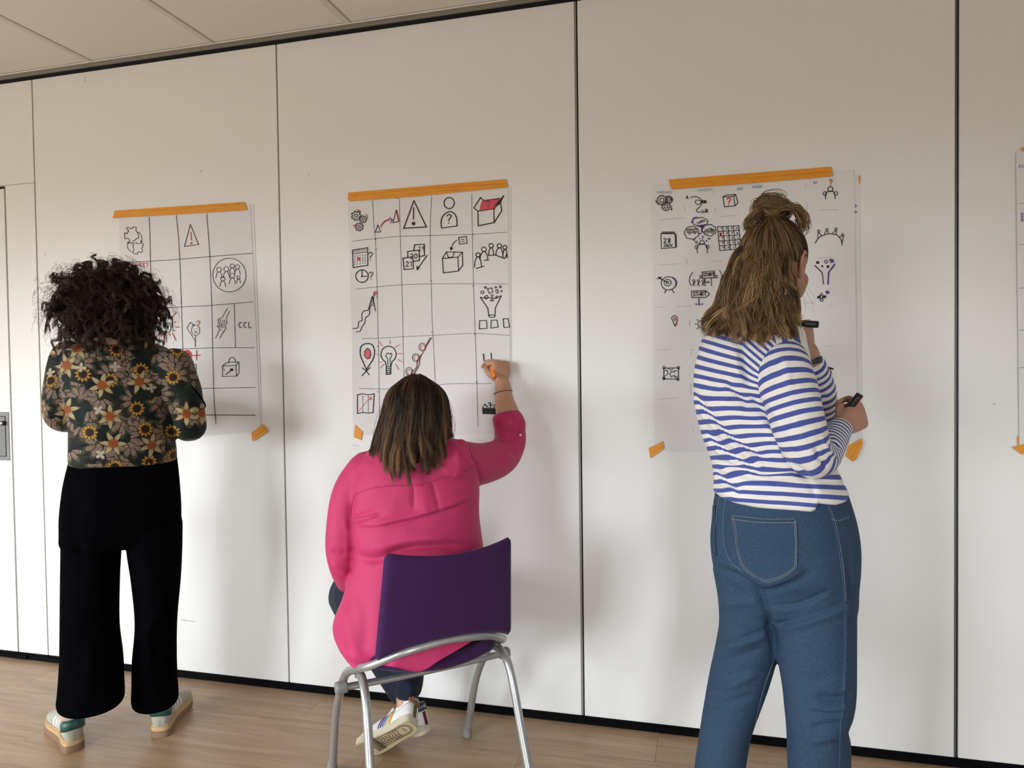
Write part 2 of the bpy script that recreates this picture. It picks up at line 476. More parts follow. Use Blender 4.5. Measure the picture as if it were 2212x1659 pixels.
bl = t.mix(slub, (0.052, 0.072, 0.275), (0.072, 0.095, 0.32))
t.col(t.mix(blue, white, bl)); t.b.inputs['Sheen Weight'].default_value = 0.1
t.bump(t.noise(p, 600, 2), 0.15, 0.0006); M['stripe'] = t.m
M['whitecloth'] = cloth('white_jersey', (0.70, 0.67, 0.62), (0.66, 0.63, 0.58))

# floral print, drawn from 'pat' (metres across / along the cloth)
def floral():
    t = NT('floral_print', 0.65, spec=0.12)
    pat = t.attr('pat')
    wv = t.n('ShaderNodeVectorMath', operation='ADD'); t.l(pat, wv.inputs[0])
    nz = t.n('ShaderNodeVectorMath', operation='SCALE'); nz.inputs[3].default_value = 0.004
    nn = t.noise(pat, 25, 2, out='Color'); t.l(nn, nz.inputs[0]); t.l(nz.outputs[0], wv.inputs[1])
    pat = wv.outputs[0]
    def cell(scale, off, rnd=0.75):
        v = t.map(pat, (1, 1, 1), off)
        vo = t.n('ShaderNodeTexVoronoi', voronoi_dimensions='2D', feature='F1'); t.l(v, vo.inputs['Vector'])
        vo.inputs['Scale'].default_value = scale; vo.inputs['Randomness'].default_value = rnd
        d = t.n('ShaderNodeVectorMath', operation='SUBTRACT'); t.l(v, d.inputs[0]); t.l(vo.outputs['Position'], d.inputs[1])
        sx = t.n('ShaderNodeSeparateXYZ'); t.l(d.outputs[0], sx.inputs[0])
        sc = t.n('ShaderNodeSeparateColor'); t.l(vo.outputs['Color'], sc.inputs[0])
        r = t.math('SQRT', t.math('ADD', t.math('MULTIPLY', sx.outputs[0], sx.outputs[0]), t.math('MULTIPLY', sx.outputs[1], sx.outputs[1])))
        th = t.math('ADD', t.math('ARCTAN2', sx.outputs[1], sx.outputs[0]), t.math('MULTIPLY', sc.outputs[0], 6.283))
        return r, th, sc.outputs[1], sc.outputs[2]
    def petals(r, th, n, R, lo, pw):
        c = t.math('POWER', t.math('ABSOLUTE', t.math('COSINE', t.math('MULTIPLY', th, n/2))), pw)
        edge = t.math('MULTIPLY', t.math('ADD', t.math('MULTIPLY', c, 1-lo), lo), R)
        q = t.math('DIVIDE', r, edge)                       # 0 centre .. 1 edge of the petal
        return t.math('LESS_THAN', q, 1.0), q, c
    def star(r, th, n, R, lo, pw):
        fr = t.math('FRACT', t.math('MULTIPLY', th, n/6.28319))
        c = t.math('ABSOLUTE', t.math('SUBTRACT', t.math('MULTIPLY', fr, 2.0), 1.0))        # 1 on the petal axis
        edge = t.math('MULTIPLY', t.math('ADD', t.math('MULTIPLY', t.math('POWER', c, pw), 1-lo), lo), R)
        q = t.math('DIVIDE', r, edge)
        return t.math('LESS_THAN', q, 1.0), q, c
    def veil(col, m, layer): return t.mix(m, col, layer)
    col = (0.0075, 0.0080, 0.0105)
    # big dark green leaves
    for off, R, g in (((0.31, 0.7, 0), 0.066, (0.008, 0.020, 0.015)), ((0.77, 0.21, 0), 0.050, (0.020, 0.024, 0.012))):
        r, th, k1, k2 = cell(8.5, off)
        m, q, c = petals(r, th, 3, R, 0.25, 0.8)
        vein = t.math('GREATER_THAN', t.math('SINE', t.math('MULTIPLY', r, 900)), 0.55)
        leaf = t.mix(t.math('MULTIPLY', vein, 0.35), g, (0.006, 0.012, 0.009))
        col = veil(col, m, leaf)
    # feathery leaves, buff pink with pale dots and an olive rim
    for off, sc, R in (((0.13, 0.44, 0), 9.0, 0.058), ((0.52, 0.93, 0), 9.6, 0.054), ((0.37, 0.15, 0), 10.5, 0.050)):
        r, th, k1, k2 = cell(sc, off)
        m, q, c = petals(r, th, 9, R, 0.52, 0.75)
        half = t.math('GREATER_THAN', t.math('COSINE', th), 0.05)
        m = t.math('MULTIPLY', t.math('MULTIPLY', m, half), t.math('GREATER_THAN', r, 0.013))
        dots = t.n('ShaderNodeTexVoronoi', voronoi_dimensions='2D', feature='F1'); t.l(pat, dots.inputs['Vector']); dots.inputs['Scale'].default_value = 380
        dm = t.math('LESS_THAN', dots.outputs['Distance'], 0.42)
        inner = t.mix(dm, (0.120, 0.072, 0.050), (0.37, 0.275, 0.205))
        rib = t.math('LESS_THAN', c, 0.38)
        lf = t.mix(t.math('GREATER_THAN', q, 0.80), inner, (0.062, 0.056, 0.030)); lf = t.mix(rib, lf, (0.030, 0.028, 0.018))
        col = veil(col, m, lf)
    # sunflowers
    r, th, k1, k2 = cell(10.5, (0.91, 0.37, 0), 0.6)
    m, q, c = petals(r, th, 11, 0.027, 0.50, 0.9)
    m = t.math('MULTIPLY', m, t.math('GREATER_THAN', k1, 0.34))
    sun = t.mix(t.math('LESS_THAN', c, 0.30), (0.50, 0.265, 0.030), (0.16, 0.075, 0.012))
    sun = t.mix(t.math('LESS_THAN', r, 0.0135), sun, t.mix(t.math('LESS_THAN', r, 0.009), (0.060, 0.018, 0.008), (0.022, 0.010, 0.008)))
    sun = t.mix(t.math('GREATER_THAN', q, 0.90), sun, (0.05, 0.03, 0.01))
    col = veil(col, m, sun)
    # cream lilies with rust centres
    r, th, k1, k2 = cell(9.0, (0.62, 0.08, 0), 0.65)
    m, q, c = star(r, th, 6, 0.046, 0.24, 1.0)
    m = t.math('MULTIPLY', m, t.math('GREATER_THAN', k2, 0.18))
    st = t.math('SINE', t.math('MULTIPLY', th, 36.0))
    cream = t.mix(t.math('GREATER_THAN', st, 0.55), (0.52, 0.43, 0.235), (0.33, 0.25, 0.11))
    rust = t.mix(t.math('GREATER_THAN', st, 0.0), (0.40, 0.115, 0.022), (0.22, 0.050, 0.014))
    rr = t.math('ADD', r, t.math('MULTIPLY', st, 0.003))
    lil = t.mix(t.math('LESS_THAN', rr, 0.0155), cream, rust)
    lil = t.mix(t.math('GREATER_THAN', q, 0.88), lil, (0.09, 0.065, 0.03))
    col = veil(col, m, lil)
    # scattered pale buds
    r, th, k1, k2 = cell(14.0, (0.23, 0.59, 0))
    m, q, c = petals(r, th, 4, 0.016, 0.15, 0.9)
    m = t.math('MULTIPLY', m, t.math('GREATER_THAN', k1, 0.85))
    col = veil(col, m, (0.50, 0.44, 0.34))
    col = t.mix(0.28, col, (0.004, 0.004, 0.005))
    t.col(col); t.bump(t.noise(t.pos(), 500, 2), 0.08, 0.0006)
    t.b.inputs['Sheen Weight'].default_value = 0.05
    return t.m
M['floral'] = floral()
def hairmat(name, stops, rough=0.42, spec=0.5):
    t = NT(name, rough, spec=spec)
    t.col(t.ramp(t.attr('tone', 'Fac'), stops)); return t.m
M['hair1'] = hairmat('hair_dark_curly', [(0, (0.013, 0.0072, 0.0054)), (0.6, (0.046, 0.026, 0.019)), (1, (0.105, 0.060, 0.042))], 0.5, 0.25)
M['hair1b'] = plain('hair_dark_mass', (0.010, 0.006, 0.0045), 0.9, spec=0.02)
M['hair2'] = hairmat('hair_brown_bob', [(0, (0.010, 0.006, 0.0045)), (0.30, (0.032, 0.018, 0.0105)), (0.65, (0.115, 0.056, 0.026)), (1, (0.27, 0.145, 0.066))], 0.45, 0.25)
M['hair2b'] = plain('hair_brown_mass', (0.026, 0.0145, 0.009), 0.8, spec=0.1)
M['hair3'] = hairmat('hair_golden_brown', [(0, (0.034, 0.020, 0.010)), (0.4, (0.125, 0.073, 0.034)), (0.75, (0.30, 0.187, 0.086)), (1, (0.52, 0.345, 0.17))], 0.45, 0.25)
M['hair3b'] = plain('hair_golden_mass', (0.075, 0.045, 0.022), 0.8, spec=0.1)
# shoes, chair, pens
M['suede'] = cloth('sage_suede', (0.40, 0.39, 0.31), (0.32, 0.315, 0.25), 0.9, 0.2, 300, 0.2)
M['greenleather'] = plain('green_leather', (0.022, 0.080, 0.062), 0.42)
M['gum'] = plain('gum_sole', (0.23, 0.135, 0.082), 0.6)
M['gumlight'] = plain('gum_foxing', (0.50, 0.335, 0.165), 0.6)
M['whiteleather'] = plain('white_leather', (0.74, 0.72, 0.68), 0.4)
M['sock_black'] = cloth('black_sock', (0.006, 0.006, 0.007), (0.010, 0.010, 0.011))
M['sock_white'] = cloth('white_sock', (0.78, 0.78, 0.80), (0.72, 0.72, 0.76))
t = NT('cream_rubber', 0.6); t.col(t.mix(t.noise(t.pos(), 60, 5), (0.66, 0.60, 0.47), (0.50, 0.44, 0.31))); M['rubber'] = t.m
M['tread'] = plain('tread_tan', (0.47, 0.375, 0.225), 0.7)
M['groove'] = plain('tread_groove', (0.10, 0.072, 0.040), 0.8)
M['tabbrown'] = plain('brown_leather', (0.19, 0.072, 0.026), 0.45)
M['tabnavy'] = plain('navy_leather', (0.012, 0.018, 0.036), 0.45)
M['olive'] = plain('olive_suede', (0.13, 0.10, 0.012), 0.7)
M['maroon'] = plain('maroon_suede', (0.12, 0.010, 0.016), 0.7)
for k, c in dict(orange=(0.62, 0.20, 0.02), yellow=(0.72, 0.46, 0.03), violet=(0.16, 0.02, 0.15), blue=(0.07, 0.13, 0.36), greygreen=(0.25, 0.31, 0.29)).items():
    M['str_'+k] = plain('shoe_stripe_'+k, c, 0.6)
M['silver'] = plain('silver_lacquer', (0.43, 0.43, 0.43), 0.34, 0.65)
M['greyplastic'] = plain('grey_plastic', (0.22, 0.22, 0.22), 0.45)
M['pen_orange'] = plain('orange_plastic', (0.82, 0.22, 0.012), 0.35)
M['pen_orange_dark'] = plain('orange_plastic_cap', (0.62, 0.13, 0.006), 0.4)
M['pen_black'] = plain('black_plastic', (0.008, 0.008, 0.009), 0.33)
M['pen_red'] = plain('red_label', (0.55, 0.09, 0.05), 0.4)
M['band'] = plain('dark_band', (0.022, 0.022, 0.024), 0.5)
M['button'] = plain('shirt_button', (0.72, 0.58, 0.60), 0.3)

# ------------------------------------------------------------------ the room
H, HC = 2.585, 2.605
def structure(o): o['kind'] = 'structure'; return o
fl = structure(box('floor', XL, XR, YR, 0.06, -0.06, -0.0105, M['under']))
pw, pl = 0.192, 1.292
V, F = box_vf(0.0006, pl-0.0006, 0.0006, pw-0.0006, -0.0105, 0)
pm = None; row = 0; y = 0.0
while y > YR:
    x = XL - (row*0.437 % pl)
    while x < XR:
        a, b = max(x, XL), min(x+pl, XR)
        if b-a > 0.05 and (y > -3.2 or b-a > 0.2):
            if pm is None:
                o = box('plank', 0.0003, pl-0.0003, 0.0003, pw-0.0003, -0.0105, 0, M['oak'], fl, bevel=0.0003); pm = o.data
            else:
                o = link(bpy.data.objects.new('plank', pm), fl)
            o.location = (a, y-pw, 0); o.scale = ((b-a)/pl, 1, 1)
        x += pl
    row += 1; y -= pw
wb = structure(box('wall_back', XL, XR, 0.022, 0.08, 0, 2.75, M['gap']))
# partition panels and the joints between them (the profile sits 3 mm behind the panel faces)
seams = [(-1.2185, 0.006, 0), (0.0, 0.0065, 0), (1.2, 0.012, 1), (2.4, 0.012, 1), (3.6, 0.012, 1)]
edges_x = [s[0] for s in seams]
for i in range(len(seams)):
    x0 = seams[i][0]+seams[i][1]/2; x1 = (seams[i+1][0]-seams[i+1][1]/2) if i+1 < len(seams) else XR
    box('panel', x0, x1, 0, 0.022, 0.03, H, M['panel'], wb, bevel=0.0012)
    s, wd, k = seams[i]
    if k == 0: box('joint_profile', s-wd/2, s+wd/2, 0.004, 0.02, 0.03, H, M['seam'], wb)
    else:
        box('joint_profile', s-wd/2, s+0.0008, 0.002, 0.02, 0.03, H, M['seam' if s < 2 else 'seamdark'], wb)
        box('joint_gap', s+0.0008, s+wd/2, 0.012, 0.02, 0.03, H, M['gap'], wb)
XD = -1.392                                   # right edge of the door leaf
box('panel', XL, -1.2215, 0, 0.022, 2.137, H, M['panel'], wb, bevel=0.001)
box('panel', XD+0.009, -1.2215, 0, 0.022, 0.03, 2.134, M['panel'], wb, bevel=0.001)
box('panel', XL, -2.36, 0, 0.022, 0.03, 2.134, M['panel'], wb, bevel=0.001)
box('joint_profile', XD, XD+0.009, 0.003, 0.02, 0.03, 2.134, M['seam'], wb)
box('joint_profile', XL, -1.2215, 0.0025, 0.02, 2.134, 2.137, M['seamjoint'], wb)
dr = structure(box('door_1', -2.352, XD, 0, 0.022, 0.03, 2.122, M['panel'], bevel=0.001))
dr['label'] = 'white flush door leaf with recessed metal pull plate'
# flush pull plate: frame of four bars round a sunken tray with a turn knob
x0, x1, z0, z1 = -1.56, -1.4005, 0.901, 1.121
pp = box('pull_plate', x0, x1, -0.0035, 0.0, z0, z1, M['plate'], dr, bevel=0.0012)
hx0, hx1, hz0, hz1 = x0+0.014, x1-0.0175, z0+0.019, z1-0.0185
box('pull_recess', hx0, hx1, -0.0045, -0.0034, hz0, hz1, M['platein'], pp, bevel=0.0004)
for a in ((hx0, hx1, hz1-0.002, hz1+0.0005), (hx0, hx1, hz0-0.0005, hz0+0.002), (hx1-0.002, hx1+0.0005, hz0, hz1)):
    box('recess_edge', a[0], a[1], -0.0052, -0.0034, a[2], a[3], M['gap'], pp)
V, F = tube([(-1.475, -0.012, 1.071), (-1.419, -0.012, 1.071)], [0.0075, 0.0075], m=4, n=18)
mesh_obj('turn_knob', V, F, M['chrome'], pp)
V, F = tube([(-1.423, -0.0045, 1.071), (-1.423, -0.016, 1.071)], [0.0105, 0.0105], m=3, n=18)
mesh_obj('knob_stem', V, F, M['gap'], pp)
V, F = ball((-1.4225, -0.006, 1.022), 0.0042); mesh_obj('key_pin', V, F, M['chrome'], pp)
# base seal and ceiling track
bb = structure(box('baseboard_back', XL, XR, -0.0025, 0.021, 0.0, 0.0295, M['black']))
for zz in (0.010, 0.019): box('seal_ridge', XL, XR, -0.0042, -0.0025, zz, zz+0.0022, M['black'], bb)
for s in seams: box('seal_end', s[0]-0.022, s[0]+0.006, -0.0052, -0.0025, 0.003, 0.026, M['black'], bb)
for xx in (-1.36, -1.16): box('seal_latch', xx-0.05, xx+0.03, -0.011, -0.0025, 0.004, 0.022, M['black'], bb)
tr = structure(box('trim_1', XL, XR, 0.0, 0.03, H+0.0005, H+0.016, M['gap']))
box('track_lip', XL, XR, -0.010, 0.0, H+0.0165, HC+0.004, M['track'], tr)
box('track_flange', XL, XR, -0.036, -0.010, HC-0.0005, HC+0.003, M['track'], tr)
box('track_edge', XL, XR, -0.0385, -0.036, HC-0.0015, HC+0.003, M['tile'], tr)
ce = structure(box('ceiling', XL, XR, YR, 0.0, HC+0.030, HC+0.08, M['wall']))
tm = None
xs = [-0.8667+0.6*i for i in range(-5, 11)]; ys = [-0.575-0.6*i for i in range(-1, 9)]
for x in xs:
    box('ceiling_rail', x-0.012, x+0.012, YR, -0.0385, HC, HC+0.028, M['rail'], ce)
for yy in ys[1:]:
    box('ceiling_rail', XL, XR, yy-0.012, yy+0.012, HC+0.0003, HC+0.0275, M['rail'], ce)
for x in xs[:-1]:
    for k, yy in enumerate(ys[:-1]):
        if x+0.3 < XL or x+0.3 > XR: continue
        if tm is None:
            o = box('ceiling_tile', 0.0125, 0.5868, -0.5868, -0.0125, 0.0, 0.018, M['tile'], ce, bevel=0.004); tm = o.data
        else: o = link(bpy.data.objects.new('ceiling_tile', tm), ce)
        if k == 0: o.location = (x, -0.0385+0.012, HC+0.0035); o.scale = (1, (0.575-0.0385)/0.6, 1)
        else: o.location = (x, yy, HC+0.0035)
structure(box('wall_right', XR, XR+0.1, YR, 0.08, 0, 2.75, M['wall']))
def window_wall(name, lo, hi, wins, mk, n0):
    """wall with openings; mk maps (along0, along1, depth0, depth1, z0, z1) to a box"""
    parts = [mk(lo, hi, 0, .1, 0, SILL), mk(lo, hi, 0, .1, HEAD, 2.75)]; e = lo
    for a, b in wins: parts.append(mk(e, a, 0, .1, SILL, HEAD)); e = b
    parts.append(mk(e, hi, 0, .1, SILL, HEAD))
    V, F = join(parts); structure(mesh_obj(name, V, F, M['wall'], smooth=False))
    for i, (a, b) in enumerate(wins):
        wf = [mk(a, b, .03, .09, SILL, SILL+.05), mk(a, b, .03, .09, HEAD-.05, HEAD)]
        for k in range(3):
            xx = a+(b-a)*k/2; wf.append(mk(max(a, xx-.03), min(b, xx+.03), .032, .088, SILL, HEAD))
        V, F = join(wf); structure(mesh_obj('window_%d' % (n0+i), V, F, M['panel'], smooth=False))
window_wall('wall_rear', XL-0.1, XR+0.1, REAR_WIN, lambda a, b, d0, d1, z0, z1: box_vf(a, b, YR-d1, YR-d0, z0, z1), 1)  # second rear window is the added fill opening
window_wall('wall_left', YR, 0.08, LEFT_WIN, lambda a, b, d0, d1, z0, z1: box_vf(XL-d1, XL-d0, a, b, z0, z1), 3)

# ------------------------------------------------------------------ flip-chart sheets, tape and marker drawings
def sheet(name, corners, y, mat, parent=None, curl=None):
    """paper sheet hung on the wall: photo corners TL,TR,BR,BL on plane y; slight waviness, 0.5 mm thick"""
    nu, nv = 24, 32
    TL, TR, BR, BL = [atY(c[0], c[1], y) for c in corners]
    V = []
    for i in range(nv):
        v = i/(nv-1)
        for j in range(nu):
            u = j/(nu-1)
            p = (TL*(1-u)+TR*u)*(1-v)+(BL*(1-u)+BR*u)*v
            w_ = 0.0006*math.sin(u*5+v*4)*math.sin(math.pi*v)
            if curl: w_ += curl*max(0, u-0.86)**2*40*(0.3+v)
            V.append((p[0], y-abs(w_), p[2]))
    F = [(i*nu+j, (i+1)*nu+j, (i+1)*nu+j+1, i*nu+j+1) for i in range(nv-1) for j in range(nu-1)]
    top_ = list(V); n = len(V); V += top_; V += [(a, b+0.0005, c) for a, b, c in top_]
    rim = list(range(nu))+[i*nu+nu-1 for i in range(1, nv)]+[(nv-1)*nu+j for j in range(nu-2, -1, -1)]+[i*nu for i in range(nv-2, 0, -1)]
    F += [(a+n, b+n, b+2*n, a+2*n) for a, b in zip(rim, rim[1:]+rim[:1])]      # rim on its own vertices keeps the face shading flat
    return mesh_obj(name, V, F, mat, parent)
def tape(pts, y, label, wrinkle=None):
    P = [atY(p[0], p[1], y) for p in pts]
    n = len(P)
    V = [(p[0], y-0.0002, p[2]) for p in P]+[(p[0], y+0.0004, p[2]) for p in P]
    F = [tuple(range(n)), tuple(range(2*n-1, n-1, -1))]+[(i, i+n, (i+1) % n+n, (i+1) % n) for i in range(n)]
    o = mesh_obj('tape_strip', V, F, M['tape'], smooth=False)
    tag(o, label, 'tape')
    if wrinkle:
        for wl in wrinkle:
            Q = [atY(p[0], p[1], y-0.0006) for p in wl]
            V, F = tube(np.array(Q), 0.0007, n=5, smooth=False); own(mesh_obj('tape_crease', V, F, M['tape']), o)
    return o

class Pad:
    """marker drawings of one sheet; coordinates are in an enlarged view (origin ox,oy and factor k)"""
    def __init__(s, root, ox, oy, k, y):
        s.root, s.ox, s.oy, s.k, s.y = root, ox, oy, k, y
        s.cur = None; s.layer = 0
    def P(s, q, lift=0):
        r = atY(s.ox+q[0]/s.k, s.oy+q[1]/s.k, s.y-lift); return r
    def begin(s, name, many=False): s.name = name; s.cur = {}; s.many = many
    def end(s):
        first = None
        for key, parts in s.cur.items():
            V, F = join(parts)
            o = mesh_obj(s.name if first is None else 'ink_accent', V, F, M['ink_'+key], smooth=False)
            if s.name in ('pencil_guides', 'pencil_lettering', 'ruled_lines', 'scuff_mark') or first is not None or s.many: o['kind'] = 'stuff'
            if first is None: first = o; o.parent = s.root
            else: o.parent = first
        s.cur = None
    def stroke(s, pts, w=6, c='ink', close=False, smooth=False, lift=0.0):
        pts = [np.array(p, float) for p in pts]
        if close: pts = pts+[pts[0]]
        P = np.array(pts)
        if smooth and len(P) > 2: P = catmull(P, 7*len(P))
        # drop doubles
        keep = [0]+[i for i in range(1, len(P)) if np.linalg.norm(P[i]-P[i-1]) > 0.05]; P = P[keep]
        if len(P) < 2: return
        lift += {'ink': 0.0004, 'grey': 0.0003, 'line': 0.0002, 'pencil': 0.0002, 'blue': 0.0002}.get(c, 0.0005)
        V, F = [], []
        n = len(P)
        for i in range(n):
            a = P[max(i-1, 0)]; b = P[min(i+1, n-1)]
            t1 = P[i]-P[i-1] if i else P[1]-P[0]; t2 = P[i+1]-P[i] if i < n-1 else P[-1]-P[-2]
            t1 = t1/np.linalg.norm(t1); t2 = t2/np.linalg.norm(t2)
            t = t1+t2; t = t/np.linalg.norm(t) if np.linalg.norm(t) > 0.2 else t2
            nrm = np.array([-t[1], t[0]])
            k = min(1.8, 1/max(0.3, abs(nrm@np.array([-t2[1], t2[0]]))))
            wob = 1+0.10*math.sin(i*1.7+P[0][0])
            h = nrm*w/2*k*wob
            if i == 0: P0 = P[i]-t*w*0.35
            elif i == n-1: P0 = P[i]+t*w*0.35
            else: P0 = P[i]
            V += [s.P(P0+h, lift), s.P(P0-h, lift)]
        F = [(2*i, 2*i+2, 2*i+3, 2*i+1) for i in range(n-1)]
        s.cur.setdefault(c, []).append((V, F))
    def fill(s, pts, c='ink', lift=0.00035):
        V = [s.P(p, lift) for p in pts]; s.cur.setdefault(c, []).append((V, [tuple(range(len(V)))]))
    def ell(s, cx, cy, rx, ry=None, w=6, c='ink', a0=0, a1=360, rot=0, n=22):
        ry = ry or rx; pts = []
        for i in range(n+1):
            a = math.radians(a0+(a1-a0)*i/n); x, y = rx*math.cos(a), ry*math.sin(a)
            cr_, sr_ = math.cos(rot), math.sin(rot); pts.append((cx+x*cr_-y*sr_, cy+x*sr_+y*cr_))
        s.stroke(pts, w, c)
    def disc(s, cx, cy, rx, ry=None, c='ink', lift=0.00035, n=20):
        ry = ry or rx
        s.fill([(cx+rx*math.cos(2*math.pi*i/n), cy+ry*math.sin(2*math.pi*i/n)) for i in range(n)], c, lift)
    def gear(s, cx, cy, r, n=7, w=5, c='ink', hole=True, ph=0.3, d=0.28):
        pts = []
        for i in range(n):
            for q, rr in ((0.0, r*(1-d)), (0.35, r*(1-d)), (0.42, r), (0.9, r)):
                a = ph+2*math.pi*(i+q)/n; pts.append((cx+rr*math.cos(a), cy+rr*math.sin(a)))
        s.stroke(pts, w, c, close=True)
        if hole: s.ell(cx, cy, r*0.32, w=w, c=c)
    def person(s, x, y, r, bw, bh, w=5, c='ink', base=False):
        s.ell(x, y, r, w=w, c=c)
        s.stroke([(x-bw, y+r+bh), (x-bw*0.75, y+r+bh*0.35), (x-bw*0.2, y+r+1), (x+bw*0.3, y+r+1), (x+bw*0.8, y+r+bh*0.4), (x+bw, y+r+bh)], w, c, smooth=True)
        if base: s.stroke([(x-bw, y+r+bh), (x+bw, y+r+bh)], w, c)
    def q(s, x, y, h, w=5, c='ink'):           # question mark, centre top
        s.stroke([(x-h*.22, y+h*.18), (x, y), (x+h*.24, y+h*.16), (x+h*.1, y+h*.4), (x, y+h*.52), (x-h*.02, y+h*.68)], w, c, smooth=True)
        s.disc(x-h*.02, y+h*.9, w*.65, c=c, lift=0.0005)
    def arrow(s, pts, w=5, c='ink', head=16, smooth=True):
        s.stroke(pts, w, c, smooth=smooth)
        a, b = np.array(pts[-2], float), np.array(pts[-1], float); d = (b-a)/np.linalg.norm(b-a); n_ = np.array([-d[1], d[0]])
        s.stroke([b-d*head+n_*head*.55, b, b-d*head-n_*head*.55], w, c)
    FONT = {'A': ['0,10 4,0 8,10', '1.5,6.5 6.5,6.5'], 'B': ['0,0 0,10', '0,0 6,1 6,4 0,5 7,6 7,9 0,10'], 'C': ['7,1.5 3,0 0,4 0,7 3,10 7,9'], 'D': ['0,0 0,10 5,9 7,5 5,1 0,0'],
            'E': ['7,0 0,0 0,10 7,10', '0,5 5,5'], 'G': ['7,1.5 3,0 0,4 0,7 3,10 7,9 7,6 4,6'], 'H': ['0,0 0,10', '7,0 7,10', '0,5 7,5'], 'I': ['2,0 2,10'],
            'J': ['2,0 8,0', '6,0 6,8 3,10 0,8'], 'L': ['0,0 0,10 6,10'], 'M': ['0,10 1,0 4,7 7,0 8,10'], 'N': ['0,10 0,0 7,10 7,0'], 'O': ['3.5,0 0,4 0,7 3.5,10 7,7 7,4 3.5,0'],
            'P': ['0,10 0,0 6,1 6,4 0,5.5'], 'Q': ['3.5,0 0,4 0,7 3.5,10 7,7 7,4 3.5,0', '4,7 8,11'], 'R': ['0,10 0,0 6,1 6,4 0,5 7,10'], 'S': ['7,1 3,0 0,2.5 7,7 4,10 0,9'],
            'T': ['0,0 8,0', '4,0 4,10'], 'U': ['0,0 0,8 3.5,10 7,8 7,0'], 'V': ['0,0 4,10 8,0'], 'W': ['0,0 2,10 4,4 6,10 8,0'], 'X': ['0,0 7,10', '7,0 0,10'],
            '0': ['3.5,0 0,4 0,7 3.5,10 7,7 7,4 3.5,0'], '1': ['1,2 4,0 4,10'], '2': ['0,2 3,0 7,2.5 0,10 7,10'], '3': ['0,1 6,0 3,4.5 7,7 3,10 0,9'], '4': ['5,10 5,0 0,7 7,7'],
            '5': ['7,0 1,0 0,4.5 6,5 6,9 0,10'], '6': ['6,0 0,6 3,10 7,8 4,5 0,7'], '7': ['0,0 7,0 3,10'], '8': ['3.5,5 0,2 3.5,0 7,2 3.5,5 0,8 3.5,10 7,8 3.5,5'], '9': ['7,3 3,0 0,3 3,5 7,3 4,10'],
            '.': ['2,9.5 2.6,10'], '!': ['2,0 2,7', '2,9.5 2.2,10'], "'": ['2,0 1,2'], '?': ['0,2 3,0 6,2 3,6 3,7', '3,9.5 3.2,10'], 'Z': ['0,0 7,0 0,10 7,10'], '/': ['6,0 0,10']}
    def text(s, txt, x, y, h, w=4, c='ink', adv=0.95, slant=0.0, rise=0.0):
        """hand lettering; x,y = top left, rise = upward slope"""
        cx = x
        for ch in txt:
            if ch == ' ': cx += h*0.6; continue
            acc = ch in 'ÉéÈ'
            g = s.FONT['E' if acc else ch]
            for st_ in g:
                pts = [tuple(map(float, p.split(','))) for p in st_.split()]
                s.stroke([(cx+px*h*.08+slant*(10-py)*h*.1, y-(cx-x)*rise+py*h*.1) for px, py in pts], w, c)
            if acc: s.stroke([(cx+h*.3, y-h*.12-(cx-x)*rise), (cx+h*.5, y-h*.3-(cx-x)*rise)], w, c)
            cx += h*adv*(0.45 if ch in "!.'I" else 0.85)

# ---- sheet behind the person with curly hair
YB, YF = -0.0012, -0.0026
p1 = empty('flipchart_sheet', atY(400, 690, YF)); p1.location = (0, 0, 0)
tag(p1, 'white flipchart sheet with gears, warning sign, GO and CCL drawings in a ruled grid', 'poster')
own(sheet('backing_sheet', [(262, 466), (548, 441), (567, 929), (270, 950)], YB, M['paper']), p1)
own(sheet('paper', [(257, 468), (541, 443), (563, 932), (263, 955)], YF, M['paper'], curl=0.0003), p1)
d = Pad(p1, 230, 420, 3.016, YF-0.0016)
d.begin('ruled_grid')
for L in ([(277, 148), (283, 300), (288, 530), (296, 800), (300, 1100), (306, 1500)], [(454, 138), (470, 300), (482, 560), (497, 1000), (505, 1270), (512, 1500)], [(652, 127), (670, 360), (685, 720), (697, 1260), (712, 1495)],
          [(90, 445), (280, 435), (480, 422), (670, 405), (952, 383)], [(100, 752), (370, 738), (490, 733), (690, 722), (952, 700)], [(105, 1022), (440, 1008), (690, 1000), (962, 998)],
          [(110, 1278), (570, 1265), (700, 1262), (972, 1258)], [(831, 715), (836, 860), (840, 998)]):
    d.stroke(L, 3.6, 'line', smooth=True)
d.stroke([(115, 1440), (640, 1437), (967, 1438)], 5, 'ink'); d.disc(965, 1438, 4)
d.end()
d.begin('gear_drawing')
G1 = [(118,248),(130,258),(143,236),(128,222),(138,211),(155,222),(170,220),(175,210),(193,215),(190,236),(200,246),(208,262),(208,285),(193,288),(185,298),(172,302),(165,320),(150,314),(150,298),(140,285),(120,290),(117,270)]
d.stroke(G1, 4, 'grey', close=True)
G2 = [(176,318),(192,312),(200,322),(215,318),(238,320),(236,342),(228,350),(234,375),(222,380),(212,372),(200,378),(202,390),(185,388),(168,378),(178,362),(172,340)]
d.stroke(G2, 3.5, 'grey', close=True)
d.arrow([(205, 245), (222, 258), (229, 285), (225, 314)], 3.5, 'grey', 12); d.arrow([(157, 372), (138, 350), (136, 325), (143, 308)], 3.5, 'grey', 12); d.end()
d.begin('warning_drawing'); d.stroke([(546, 195), (507, 339), (599, 326)], 4.5, 'grey', close=True); d.stroke([(549, 245), (551, 298)], 5, 'red'); d.disc(553, 318, 7, c='red', lift=0.0005); d.end()
d.begin('red_lettering'); d.text('ÉCHÉANCE?', 108, 452, 24, 3.4, 'red', 0.92, rise=0.035); d.end()
d.begin('crowd_drawing'); d.ell(800, 525, 108, 110, 4.2, 'grey', n=40)
